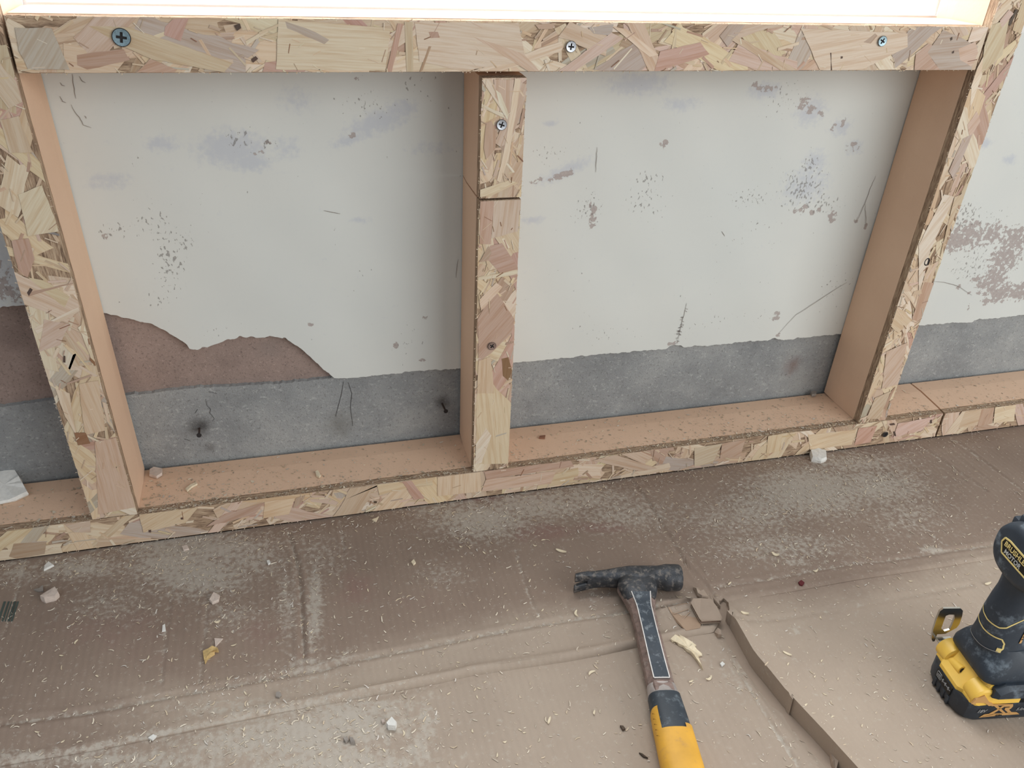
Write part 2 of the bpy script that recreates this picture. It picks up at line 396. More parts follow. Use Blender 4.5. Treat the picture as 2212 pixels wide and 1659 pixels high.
# relief of the coat: slight waviness, front at y = -0.001
YF = -0.0005 + 0.0005 * np.sin(GX * 21 + 1.3) * np.sin(GZ * 17) - 0.0004 * np.sin(GX * 47 + GZ * 33)
vts = np.stack([GX, YF, GZ], -1).reshape(-1, 3)
ncol = len(gx)
back = np.stack([gx, np.full(ncol, 0.0105), zl - 0.001 + RNG.normal(0, .0006, ncol)], -1)
vts = np.concatenate([vts, back])
ii = np.arange(nrow - 1)[:, None] * ncol + np.arange(ncol - 1)[None, :]
q1 = np.stack([ii, ii + 1, ii + 1 + ncol, ii + ncol], -1).reshape(-1, 4)
jj = np.arange(ncol - 1); o_ = nrow * ncol
q2 = np.stack([jj + o_, jj + 1 + o_, jj + 1, jj], -1)
def np_mesh(name, verts, quads, smooth=True):
    me = bpy.data.meshes.new(name)
    me.vertices.add(len(verts)); me.vertices.foreach_set('co', np.ascontiguousarray(verts, dtype=np.float32).ravel())
    k = quads.shape[1]; nq = len(quads)
    me.loops.add(nq * k); me.loops.foreach_set('vertex_index', np.ascontiguousarray(quads, dtype=np.int32).ravel())
    me.polygons.add(nq); me.polygons.foreach_set('loop_start', np.arange(0, nq * k, k, dtype=np.int32))
    me.update(calc_edges=True); me.validate()
    if smooth: me.shade_smooth()
    return me
def put_attr(me, name, arr):
    a = me.attributes.new(name, 'FLOAT', 'POINT'); a.data.foreach_set('value', np.ascontiguousarray(arr, dtype=np.float32).ravel())
me = np_mesh('paint_coat', vts, np.concatenate([q1, q2]))
for nm, f in (('peel', fp), ('stain', fs), ('speck', fk)):
    put_attr(me, nm, np.concatenate([f.ravel(), np.zeros(ncol)]))
me.set_sharp_from_angle(angle=math.radians(40))
coat = link('paint_coat', me, M_PLASTER); coat.parent = wall; coat.matrix_parent_inverse = Matrix.Translation((-0.5, 0, 0)); tag(coat, 'chalky white paint coat with peeled patches and mould specks', kind='structure')
bm = bmesh.new()
for a, b_, z0, z1 in ((-2.2, -0.62, .12, 2.35), (1.95, 3.4, .12, 2.35), (-.62, WX0, ZT, 2.35), (WX1, 1.95, ZT, 2.35), (WX0, WX1, 2.0, 2.35)):
    bm_box(bm, a, b_, -0.0005, 0.0098, z0, z1)
wp('plaster_panel', bm, M_REVEAL)
# grey render band at the foot of the wall, its top edge slightly wandering
xs = np.arange(-0.9, 2.2, 0.004)
zt = 0.1588 - 0.0032 * xs + np.interp(xs, ep[:, 0], 0 * ep[:, 0]) + 0.0012 * np.sin(xs * 23) + RNG.normal(0, .0005, len(xs))
zb = np.array([Wy(*p)[[0, 2]] for p in [(-200, 900), (0, 883), (125, 866), (310, 855), (400, 843), (500, 838), (600, 832), (720, 820)]])
zt = np.where(xs < zb[-1, 0], np.interp(xs, zb[:, 0], zb[:, 1]) + RNG.normal(0, .0006, len(xs)), zt + 0.004)
bm = bmesh.new()
row0 = [bm.verts.new((x, 0.004, -0.02)) for x in xs]; row1 = [bm.verts.new((x, 0.0042, z)) for x, z in zip(xs, zt)]; row2 = [bm.verts.new((x, 0.0105, z + .0008)) for x, z in zip(xs, zt)]
for i in range(len(xs) - 1):
    bm.faces.new((row0[i], row0[i + 1], row1[i + 1], row1[i])); bm.faces.new((row1[i], row1[i + 1], row2[i + 1], row2[i]))
tag(wp('render_band', bm, M_GREY), 'rough grey render band at the foot of the wall')
# fine scratches and hairline cracks
sc_lines = [[(130, 178), (134, 184), (140, 186)], [(157, 160), (159, 185), (164, 213)], [(171, 165), (177, 175), (185, 179)], [(130, 208), (135, 219), (143, 222)], [(154, 226), (163, 244), (172, 254), (180, 270), (197, 276)], [(183, 250), (187, 256)],
            [(1892, 380), (1880, 408), (1868, 440), (1855, 470), (1848, 482)], [(1869, 440), (1870, 465), (1871, 487)], [(1290, 318), (1289, 345), (1287, 372)], [(1484, 655), (1475, 690), (1463, 738)], [(1680, 722), (1720, 680), (1760, 655), (1800, 628), (1830, 610)],
            [(2018, 608), (2040, 610), (2060, 615), (2075, 621), (2100, 638)], [(1560, 500), (1566, 510)], [(990, 560), (985, 600)], [(700, 455), (735, 462)]]
bm = bmesh.new()
for l in sc_lines:
    pts = []
    for (a, b_) in zip(l[:-1], l[1:]):
        for t in np.linspace(0, 1, 4, endpoint=False): pts.append(Wy(a[0] + (b_[0] - a[0]) * t + random.uniform(-.8, .8), a[1] + (b_[1] - a[1]) * t, -0.0016))
    pts.append(Wy(*l[-1], -0.0016)); ribbon(bm, pts, 0.0007, (0, -1, 0))
for k in range(26):   # feathery marks either side of the scratch near the right panel's foot
    t = random.random(); x, y = 1484 - 21 * t, 655 + 83 * t; sx = random.choice((-1, 1))
    ribbon(bm, [Wy(x, y, -0.0016), Wy(x + sx * random.uniform(3, 6), y + random.uniform(-1, 3), -0.0016)], 0.0008, (0, -1, 0))
wp('hairline_scratch', bm, M_SCRATCH)
bm = bmesh.new()
for l in ([(444, 862), (447, 876), (455, 884), (453, 892), (460, 900), (463, 905), (459, 910)], [(427, 884), (421, 893)], [(742, 824), (738, 850), (730, 880), (725, 900)], [(752, 826), (760, 850), (757, 880), (762, 920)], [(398, 948), (412, 953)], [(450, 846), (468, 850)]):
    ribbon(bm, [Wy(x, y, 0.0036) for x, y in l], 0.0006, (0, -1, 0))
wp('hairline_crack', bm, M_DARK)

# window above the rail: reveals, sill board, frame
bm = bmesh.new()
for a, b_ in ((WX0 - .002, WX0 + .003), (WX1 - .003, WX1 + .002)): bm_box(bm, a, b_, .0085, .30, .594, 2.0)
wp('reveal_lining', bm, M_WHITE)
bm = bmesh.new()
prism(bm, [(WX0 - .004, 0.0085, .6195), (WX1 + .004, 0.0035, .6195), (WX1 + .004, .30, .6195), (WX0 - .004, .30, .6195)], (0, 0, 1), 0.022)
tag(from_bm('trim_1', bm, M_WHITE), 'white window board behind the top rail', kind='structure')
wf = empty('window_1', (0.57, 0.27, 0.62)); wf['kind'] = 'structure'
bm = bmesh.new()
for a, b_, z0, z1 in ((WX0, WX0 + .05, .62, 2.0), (WX1 - .05, WX1, .62, 2.0), (WX0 + .05, WX1 - .05, .62, .68), (WX0 + .05, WX1 - .05, 1.95, 2.0)):
    bm_box(bm, a, b_, .24, .30, z0, z1, .004)
o = from_bm('window_frame', bm, M_WHITE); o.parent = wf; o.matrix_parent_inverse = Matrix.Translation((-0.57, -0.27, -0.62)); o['kind'] = 'structure'

# ------------------------------------------------------------------ strand board
PAL = {'cream': (219, 202, 179), 'yellow': (216, 196, 166), 'tan': (205, 184, 160), 'straw': (211, 191, 163), 'pink': (194, 164, 147), 'palepink': (207, 184, 167), 'brown': (182, 156, 136), 'grey': (188, 176, 162), 'white': (224, 212, 192), 'dark': (92, 78, 68), 'knot': (146, 110, 86), 'greyblue': (146, 146, 148)}
PROB = ['cream'] * 7 + ['yellow'] * 5 + ['tan'] * 6 + ['straw'] * 4 + ['pink'] * 2 + ['palepink'] * 3 + ['brown'] * 1 + ['grey'] * 2 + ['white'] * 2
def clip_poly(poly, u0, u1, v0, v1):
    def cl(P, f, inter):
        out = []
        for i in range(len(P)):
            a, b_ = P[i - 1], P[i]
            fa, fb = f(a), f(b_)
            if fb:
                if not fa: out.append(inter(a, b_))
                out.append(b_)
            elif fa: out.append(inter(a, b_))
        return out
    def ix(c):
        return lambda a, b_: (c, a[1] + (b_[1] - a[1]) * (c - a[0]) / (b_[0] - a[0]))
    def iy(c):
        return lambda a, b_: (a[0] + (b_[0] - a[0]) * (c - a[1]) / (b_[1] - a[1]), c)
    for f, g in ((lambda p: p[0] >= u0, ix(u0)), (lambda p: p[0] <= u1, ix(u1)), (lambda p: p[1] >= v0, iy(v0)), (lambda p: p[1] <= v1, iy(v1))):
        poly = cl(poly, f, g)
        if len(poly) < 3: return []
    return poly
def strand_layer(quad, n_big, n_small, seed, hand=(), parent=None, along='u', fray=90, gap=0.0):
    """quad: (u0,u1,v0,v1) rectangle in wall coordinates x,z with lean: x += lean*(z-z0).  Strands stand on the plane y=-D."""
    r = random.Random(seed)
    u0, u1, v0, v1, lean = quad
    Lb = (u1 - u0) if along == 'u' else (v1 - v0)
    verts, faces, cols, uvs = [], [], [], []
    def add(poly, col, depth, ang, org, th=0.0004):
        base = len(verts); n = len(poly)
        ca, sa = math.cos(ang), math.sin(ang)
        ofs = (r.uniform(0, 9), r.uniform(0, 9))
        for k in (0, 1):
            for (u, v) in poly:
                verts.append((u + lean * (v - v0), -D - depth + k * th, v))
        uv = [((u - org[0]) * ca + (v - org[1]) * sa + ofs[0], -(u - org[0]) * sa + (v - org[1]) * ca + ofs[1]) for (u, v) in poly]
        fl = [list(range(base, base + n))] + [[base + i, base + n + i, base + n + (i + 1) % n, base + (i + 1) % n] for i in range(n)]
        faces.extend(fl)
        ul = [uv] + [[uv[i], uv[i], uv[(i + 1) % n], uv[(i + 1) % n]] for i in range(n)]
        for f in ul: uvs.extend(f)
        cols.extend([col] * sum(len(f) for f in fl))
    def colr(nm, j=5):
        d = r.uniform(-j, j)
        return S(*[max(0, min(255, c + d + r.uniform(-3, 3))) for c in PAL[nm]])
    def flake(L, w, ang, c, ragged=0.25):
        k = max(3, int(L / 0.012))
        P = []
        for i in range(k + 1):
            P.append((L * (i / k - .5), w * .5 * r.uniform(.8, 1.05)))
        P[0] = (P[0][0] + r.uniform(0, ragged) * w * 1.5, P[0][1]); P[-1] = (P[-1][0] - r.uniform(0, ragged) * w * 1.5, P[-1][1])
        P.append((L * .5 - r.uniform(0, .6) * w, r.uniform(-.2, .3) * w))
        Q = []
        for i in range(k + 1):
            Q.append((L * (.5 - i / k), -w * .5 * r.uniform(.8, 1.05)))
        Q[0] = (Q[0][0] - r.uniform(0, ragged) * w * 2, Q[0][1])
        P += Q
        ca, sa = math.cos(ang), math.sin(ang)
        return [(c[0] + x * ca - y * sa, c[1] + x * sa + y * ca) for x, y in P]
    base_ang = 0.0 if along == 'u' else math.pi / 2
    tot = n_big + n_small
    order = []
    for i in range(n_big):
        L = r.uniform(.05, .14); w = r.uniform(.010, .034); order.append((L, w, r.choice(PROB)))
    for i in range(n_small):
        L = r.uniform(.008, .03); w = r.uniform(.0012, .004); order.append((L, w, r.choice(PROB + ['brown', 'brown', 'grey'])))
    big, small = order[:n_big], order[n_big:]
    seq = big[:int(n_big * .5)]
    rest = big[int(n_big * .5):] + small
    r.shuffle(rest); seq += rest
    for i, (L, w, nm) in enumerate(seq):
        ang = base_ang + r.gauss(0, .75)
        c = (r.uniform(u0 - .01, u1 + .01), r.uniform(v0 - .01, v1 + .01))
        e = lambda: r.uniform(0, .0007)
        P = clip_poly(flake(L, w, ang, c), u0 + e(), u1 - e(), v0 + e(), v1 - e())
        if len(P) >= 3: add(P, colr(nm), 0.0002 + 0.0011 * i / tot, ang, c)
    j = 0
    for (pts, nm, ang) in hand:
        P = []
        for (px, py) in pts:
            w3 = Wy(px, py, -D - .0014); v = w3[2]; P.append((w3[0] - lean * (v - v0), v))
        # densify with a little raggedness
        Q = []
        for a, b_ in zip(P, P[1:] + P[:1]):
            m = max(1, int(math.hypot(b_[0] - a[0], b_[1] - a[1]) / .008))
            for t in range(m):
                Q.append((a[0] + (b_[0] - a[0]) * t / m + r.uniform(-.0004, .0004), a[1] + (b_[1] - a[1]) * t / m + r.uniform(-.0004, .0004)))
        Q = clip_poly(Q, u0 + .0003, u1 - .0003, v0 + .0003, v1 - .0003)
        if len(Q) >= 3:
            j += 1
            add(Q, colr(nm, 3), 0.00135 + 0.00001 * j, ang, Q[0])
    for i in range(int(n_small * .22)):   # last slivers and dark gaps on top of everything
        c = (r.uniform(u0, u1), r.uniform(v0, v1)); ang = base_ang + r.gauss(0, .9)
        nm = r.choice(['brown', 'cream', 'white', 'knot', 'white', 'tan', 'straw'])
        L = r.uniform(.003, .014); w = r.uniform(.0004, .0012)
        P = clip_poly(flake(L, w, ang, c), u0, u1, v0, v1)
        if len(P) >= 3: add(P, colr(nm), 0.00165, ang, c, .0003)
    for i in range(fray):                 # frayed fibres along the sawn edges
        side = r.randrange(2)
        L = r.uniform(.0012, .0045); w = r.uniform(.0004, .0011); nm = r.choice(['cream', 'white', 'tan', 'straw'])
        if along == 'u':
            c = (r.uniform(u0, u1), (v0, v1)[side]); ang = math.pi / 2 + r.gauss(0, .9)
        else:
            c = ((u0, u1)[side], r.uniform(v0, v1)); ang = r.gauss(0, .9)
        ca, sa = math.cos(ang) * L / 2, math.sin(ang) * L / 2
        px_, py_ = -math.sin(ang) * w / 2, math.cos(ang) * w / 2
        add([(c[0] - ca - px_, c[1] - sa - py_), (c[0] + ca, c[1] + sa), (c[0] - ca + px_, c[1] - sa + py_)], colr(nm), r.uniform(-.001, .0012), ang, c, .0004)
    me = bpy.data.meshes.new('strand_layer')
    me.from_pydata(verts, [], faces); 
    uvl = me.uv_layers.new(name='UVMap'); uvl.data.foreach_set('uv', np.array(uvs, dtype=np.float32).ravel())
    ca_ = me.color_attributes.new('strand_colour', 'FLOAT_COLOR', 'CORNER'); ca_.data.foreach_set('color', np.array(cols, dtype=np.float32).ravel())
    o = link('strand_layer', me, M_FLAKE, parent)
    tag(o, kind='stuff')
    return o

def screw(px, py, rad, mat, parent, y=-D - .0034, rot=0.3, sunk=0.0):
    c = Wy(px, py, y)
    bm = bmesh.new()
    n = 28
    o1 = [bm.verts.new((rad * math.cos(2 * math.pi * i / n), 0, rad * math.sin(2 * math.pi * i / n))) for i in range(n)]
    a, b_ = rad * .16, rad * .62
    cr = [(b_, a), (a, a), (a, b_), (-a, b_), (-a, a), (-b_, a), (-b_, -a), (-a, -a), (-a, -b_), (a, -b_), (a, -a), (b_, -a)]
    inn = [bm.verts.new((x, .0002, z)) for x, z in cr]
    es = [bm.edges.new((o1[i], o1[(i + 1) % n])) for i in range(n)] + [bm.edges.new((inn[i], inn[(i + 1) % 12])) for i in range(12)]
    bmesh.ops.triangle_fill(bm, use_beauty=True, edges=es)
    low = [bm.verts.new((v.co.x * .8, .0012, v.co.z * .8)) for v in inn]
    for i in range(12):
        f = bm.faces.new((inn[i], inn[(i + 1) % 12], low[(i + 1) % 12], low[i])); f.material_index = 1
    f = bm.faces.new(low); f.material_index = 1
    o2 = [bm.verts.new((rad * .45 * math.cos(2 * math.pi * i / n), rad * .55, rad * .45 * math.sin(2 * math.pi * i / n))) for i in range(n)]
    for i in range(n): bm.faces.new((o1[i], o2[i], o2[(i + 1) % n], o1[(i + 1) % n]))
    bm.faces.new(o2)
    # dark countersunk rim round the head
    o3 = [bm.verts.new((rad * 1.09 * math.cos(2 * math.pi * i / n), .0003, rad * 1.09 * math.sin(2 * math.pi * i / n))) for i in range(n)]
    o4 = [bm.verts.new((rad * .99 * math.cos(2 * math.pi * i / n), .0003, rad * .99 * math.sin(2 * math.pi * i / n))) for i in range(n)]
    for i in range(n):
        f = bm.faces.new((o3[i], o4[i], o4[(i + 1) % n], o3[(i + 1) % n])); f.material_index = 1
    bmesh.ops.rotate(bm, verts=bm.verts, cent=(0, 0, 0), matrix=Matrix.Rotation(rot, 3, 'Y'))
    bmesh.ops.translate(bm, verts=bm.verts, vec=Vector((c[0], c[1] + sunk, c[2])))
    return from_bm('screw', bm, [mat, M_DARK], parent)
def hole(px, py, rx, rz, parent):
    c = Wy(px, py, -D - .0019); bm = bmesh.new()
    r = superring(16, rx, rz, 2)
    rr = [[(c[0] + x * k, c[1] + dy, c[2] + z * k) for x, z in r] for k, dy in ((1.25, .0006), (1.0, -.0001), (.75, .0009))]
    loft(bm, rr, True, True)
    return from_bm('screw_hole', bm, M_DARK, parent)

def timber_upright(x0, x1, z0, z1, lean, mat_edge, z0b=None, z1b=None, z0e=None):
    """core and board of an upright; back ends may be cut at another height than the front"""
    z0b = z0 if z0b is None else z0b; z1b = z1 if z1b is None else z1b
    L = lambda z: lean * (z - z0)
    bm = bmesh.new()
    ins = 0.0012
    prof = [(x0, -D + TB), (x0, -.032), (x0 + .0018, -.0022), (x1 - .0018, -.0022), (x1, -.032), (x1, -D + TB)]
    def zz(y, a, b_): return a + (b_ - a) * (y + D) / D
    loft(bm, [[(x + L(zz(y, z0, z0b)), y, zz(y, z0, z0b)) for x, y in prof], [(x + L(zz(y, z1, z1b)), y, zz(y, z1, z1b)) for x, y in prof]])
    core = bm
    bm = bmesh.new()
    prof = [(x0 + ins * .4, -D), (x0 + ins * .4, -D + TB), (x1 - ins * .4, -D + TB), (x1 - ins * .4, -D)]
    loft(bm, [[(x + L(z0), y, z0) for x, y in prof], [(x + L(z1), y, z1) for x, y in prof]])
    return core, bm
def stud(label, x0, x1, z0, z1, lean, n1, n2, seed, hand, z0b=None, z1b=None):
    root = empty('wall_stud', ((x0 + x1) / 2, -D / 2, z0))
    inv = Matrix.Translation((-(x0 + x1) / 2, D / 2, -z0))
    core, brd = timber_upright(x0, x1, z0, z1, lean, M_EDGE_Z, z0b, z1b)
    c = from_bm('timber_core', core, M_CORE, root); c.matrix_parent_inverse = inv; c['label'] = 'smooth peach-coloured core'
    b_ = from_bm('facing_board', brd, M_EDGE_Z, root); b_.matrix_parent_inverse = inv; b_['label'] = 'strand board facing strip with frayed edges'
    s = strand_layer((x0, x1, z0, z1, lean), n1, n2, seed, hand, b_, along='v', fray=int(260 * (z1 - z0)))
    s.matrix_parent_inverse = inv @ Matrix.Identity(4)
    s.matrix_parent_inverse = Matrix.Identity(4)
    tag(root, label, 'stud', 'upright studs of the wall frame')
    root['_inv'] = 0
    del root['_inv']
    return root, inv
def adopt(o, inv):
    o.matrix_parent_inverse = inv; return o
A90 = math.pi / 2
HANDL = [([(72, 710), (168, 664), (172, 672), (80, 722)], 'white', .4), ([(25, 520), (62, 515), (75, 560), (60, 600), (40, 590)], 'pink', A90), ([(170, 830), (212, 822), (228, 930), (184, 940)], 'straw', A90 + .1), ([(205, 955), (255, 945), (293, 1095), (212, 1112)], 'tan', A90),
         ([(120, 840), (150, 850), (165, 940), (140, 900)], 'cream', A90), ([(60, 600), (95, 605), (150, 640), (140, 665)], 'straw', -.6), ([(160, 935), (185, 935), (195, 958), (168, 962)], 'knot', .3), ([(95, 690), (150, 700), (130, 745), (85, 760)], 'palepink', .5), ([(185, 605), (60, 640), (62, 632)], 'brown', .3),
         ([(58, 632), (66, 622), (70, 626), (62, 640)], 'dark', 1), ([(97, 497), (128, 505), (130, 511), (100, 503)], 'greyblue', 0), ([(137, 768), (142, 770), (142, 784), (137, 782)], 'dark', 1.5), ([(190, 732), (196, 735), (196, 746), (192, 744)], 'knot', 1.5), ([(195, 772), (208, 786), (205, 791), (193, 778)], 'knot', 1.5),
         ([(40, 420), (90, 400), (130, 500), (60, 510)], 'cream', .9), ([(0, 260), (40, 250), (70, 330), (20, 330)], 'tan', A90)]
st_left, inv = stud('left stud under the left end of the top rail, pale strand board face', -.0047 - .0007, .0475 - .0007, HP + .0004, 0.80, -.0234, 60, 300, 11, HANDL)
HANDMU = [([(1112, 170), (1126, 172), (1098, 345), (1080, 395), (1074, 390), (1094, 300)], 'cream', A90 - .2), ([(1050, 267), (1062, 262), (1074, 286), (1070, 320), (1050, 345), (1045, 320)], 'pink', A90), ([(1040, 172), (1060, 172), (1098, 230), (1090, 250)], 'cream', 2.2), ([(1066, 172), (1110, 172), (1100, 250), (1070, 210)], 'palepink', A90),
          ([(1037, 410), (1100, 390), (1120, 395), (1060, 424), (1037, 425)], 'cream', .4), ([(1036, 222), (1086, 245), (1092, 256), (1040, 232)], 'white', -.5), ([(1072, 195), (1082, 202), (1100, 250), (1096, 258), (1078, 225)], 'white', 2)]
zc1, zc2 = Wy(1080, 427, -D)[2], Wy(1080, 432, -D)[2]
zm_top = Wy(1080, 168, -D)[2]
zback = Wy(1002, 379, -.002)[2]
XM0, XM1 = .4769, .5269
st_mu, inv_mu = stud('short upper offcut of the middle stud under the top rail', XM0, XM1, zc1, zm_top, 0, 22, 90, 12, HANDMU, z0b=zback + .001)
screw(1084, 270, .0054, M_ZINC, st_mu, rot=.35).matrix_parent_inverse = inv_mu
HANDML = [([(1036, 566), (1060, 530), (1085, 525), (1122, 582), (1118, 602), (1080, 590), (1056, 562)], 'pink', .3), ([(1036, 566), (1055, 532), (1062, 545), (1056, 562)], 'brown', .8), ([(1032, 690), (1058, 640), (1075, 635), (1112, 690), (1105, 720), (1062, 762), (1034, 782)], 'pink', .9), ([(1084, 775), (1098, 772), (1106, 800), (1098, 822), (1086, 812)], 'knot', A90),
          ([(1030, 850), (1070, 838), (1106, 872), (1100, 1002), (1028, 1002)], 'yellow', A90 + .12), ([(1035, 648), (1072, 610), (1086, 620), (1040, 672)], 'cream', .7), ([(1038, 432), (1068, 434), (1060, 528), (1036, 528)], 'pink', A90 - .1), ([(1068, 432), (1125, 432), (1118, 500), (1062, 515)], 'palepink', A90 - .1),
          ([(1028, 960), (1050, 925), (1062, 940), (1040, 1000), (1026, 1003)], 'white', .9), ([(1034, 598), (1118, 583), (1118, 592), (1034, 606)], 'cream', .15), ([(1072, 940), (1095, 934), (1093, 937), (1070, 944)], 'grey', .2), ([(1034, 780), (1060, 770), (1068, 850), (1030, 850)], 'tan', A90), ([(1055, 652), (1060, 650), (1058, 680), (1054, 670)], 'brown', A90)]
st_ml, inv_ml = stud('long lower length of the middle stud with reddish strands, on the bottom plate', XM0, XM1, HP + .0004, zc2, 0, 44, 200, 13, HANDML, z1b=zback - .0005)
screw(1063, 748, .0050, M_TARN, st_ml, rot=.6).matrix_parent_inverse = inv_ml
HANDR = [([(1985, 530), (2040, 420), (2062, 425), (2010, 540), (1985, 640)], 'white', 1.1), ([(2062, 425), (2078, 420), (2030, 560), (2010, 640)], 'tan', 1.2), ([(1925, 772), (1940, 775), (1938, 785), (1922, 783)], 'knot', .3), ([(1975, 630), (1990, 625), (1992, 634), (1970, 640)], 'tan', .3), ([(1915, 760), (1960, 740), (1940, 830), (1905, 840)], 'palepink', 1.1),
         ([(1890, 860), (1925, 845), (1900, 905), (1872, 905)], 'tan', 1), ([(2100, 170), (2125, 120), (2132, 130), (2095, 240)], 'white', 1.1), ([(2130, 60), (2180, 40), (2165, 120), (2120, 160)], 'straw', 1.3), ([(2160, 45), (2180, 20), (2190, 30), (2165, 60)], 'palepink', 1), ([(2178, 52), (2194, 20), (2198, 22), (2182, 56)], 'dark', 1.1), ([(2090, 270), (2110, 240), (2118, 262), (2095, 300)], 'palepink', 1), ([(2080, 300), (2100, 290), (2060, 390), (2050, 370)], 'grey', 1.2), ([(1925, 845), (1935, 835), (1915, 880), (1908, 885)], 'brown', 1)]
st_r, inv_r = stud('right stud under the right end of the top rail, knotty strand board face', 1.0915 + .0011, 1.1411 + .0011, HP + .0004, .80, .0242, 60, 300, 14, HANDR)
hole(2003, 566, .0036, .0048, st_r).matrix_parent_inverse = inv_r
for o in (st_left, st_mu, st_ml, st_r):
    pass

def timber_level(name, label, cat, x0, x1, z0, z1, n1, n2, seed, hand, group=None, cut0=(0, 0), cut1=(0, 0), tilt=0.0):
    """cutN = (front offset, back offset) along x of an end cut"""
    xc = (x0 + x1) / 2
    root = empty(name, (xc, -D / 2, z0)); inv = Matrix.Translation((-xc, D / 2, -z0))
    bm = bmesh.new()
    prof = [(-D + TB, z0), (-D + TB, z1), (-.032, z1), (-.0022, z1 - .0024), (-.0022, z0)]
    def X(y, c, x): return x + c[0] + (c[1] - c[0]) * (y + D) / D
    loft(bm, [[(X(y, cut0, x0), y, z + tilt * x0) for y, z in prof], [(X(y, cut1, x1), y, z + tilt * x1) for y, z in prof]])
    c = from_bm('timber_core', bm, M_CORE, root); c.matrix_parent_inverse = inv; c['label'] = 'smooth peach-coloured core'
    bm = bmesh.new()
    prof = [(-D, z0), (-D, z1 - .0006), (-D + TB, z1 - .0006), (-D + TB, z0)]
    loft(bm, [[(X(y, cut0, x0), y, z + tilt * x0) for y, z in prof], [(X(y, cut1, x1), y, z + tilt * x1) for y, z in prof]])
    b_ = from_bm('facing_board', bm, M_EDGE_X, root); b_.matrix_parent_inverse = inv; b_['label'] = 'strand board facing strip with frayed edges'
    s = strand_layer((x0 + cut0[0], x1 + cut1[0], z0 + .0003, z1 - .0004, 0), n1, n2, seed, hand, b_, along='u', fray=int(240 * (x1 - x0)))
    if tilt: s.rotation_euler = (0, -math.atan(tilt), 0)
    tag(root, label, cat, group)
    return root, inv
HANDT = [([(355, 58), (372, 40), (405, 38), (388, 88), (352, 75)], 'pink', 1), ([(165, 118), (265, 105), (280, 130), (188, 150), (166, 140)], 'brown', .1), ([(295, 156), (322, 127), (382, 150), (372, 157)], 'pink', .3), ([(190, 55), (280, 60), (500, 135), (482, 155), (330, 128), (260, 98)], 'tan', -.35), ([(600, 42), (700, 48), (842, 60), (832, 152), (595, 150)], 'cream', -.05),
         ([(615, 45), (680, 68), (710, 85), (700, 95), (620, 60)], 'grey', -.4), ([(858, 50), (870, 50), (845, 157), (832, 157)], 'pink', A90 - .2), ([(872, 46), (890, 46), (892, 157), (878, 157)], 'tan', A90), ([(895, 47), (1120, 50), (1135, 130), (1000, 152), (905, 132)], 'cream', -.1), ([(1020, 78), (1130, 115), (1167, 156), (1145, 156)], 'tan', -.6),
         ([(1155, 52), (1200, 50), (1192, 62), (1162, 62)], 'pink', 0), ([(1270, 58), (1325, 52), (1320, 75), (1282, 72)], 'grey', .1), ([(1205, 152), (1320, 70), (1346, 82), (1235, 157)], 'palepink', .6), ([(1322, 55), (1352, 62), (1422, 117), (1402, 122)], 'cream', -.6), ([(1425, 110), (1512, 90), (1532, 116), (1412, 157)], 'pink', .2), ([(1590, 75), (1722, 150), (1690, 153), (1580, 86)], 'tan', -.5),
         ([(1730, 60), (1960, 70), (1960, 100), (1860, 150), (1770, 150)], 'cream', .15), ([(1975, 152), (1978, 112), (2005, 92), (2022, 100), (2012, 125), (2032, 151)], 'pink', .7), ([(2003, 112), (2037, 62), (2112, 98), (2098, 149), (2032, 151)], 'grey', .1), ([(2070, 104), (2106, 88), (2113, 112), (2099, 142), (2074, 128)], 'palepink', .3), ([(505, 55), (516, 50), (520, 60), (510, 66)], 'dark', 1), ([(540, 128), (552, 121), (556, 126), (545, 134)], 'dark', .6),
         ([(1793, 112), (1795, 112), (1797, 150), (1794, 150)], 'dark', A90), ([(1815, 120), (1820, 120), (1820, 125), (1815, 125)], 'dark', 1), ([(925, 68), (945, 68), (948, 80), (930, 82)], 'brown', 1), ([(1865, 90), (1890, 70), (1895, 75), (1880, 92)], 'brown', 1), ([(2052, 80), (2056, 78), (2057, 83), (2053, 86)], 'dark', 1), ([(2055, 110), (2061, 107), (2060, 112), (2056, 114)], 'dark', 1), ([(30, 60), (110, 60), (150, 150), (60, 150), (40, 110)], 'grey', .9), ([(905, 155), (925, 100), (930, 100), (912, 152)], 'brown', 1.2)]
XR0, XR1 = .0475 - .0131 + .0022, 1.0915 + .0130 - .0012
rail, inv_t = timber_level('top_rail', 'long horizontal top rail with three bright screws, below the window', 'rail', XR0, XR1, ZR1 + .0003, ZR2, 120, 380, 21, HANDT, tilt=-.0009)
screw(262, 81, .0076, M_ZINCB, rail, rot=.15, y=-D - .0036).matrix_parent_inverse = inv_t
screw(1234, 101, .0054, M_ZINC, rail, rot=.1, y=-D - .0036).matrix_parent_inverse = inv_t
screw(1907, 89, .0054, M_ZINCB, rail, rot=.5, y=-D - .0036).matrix_parent_inverse = inv_t
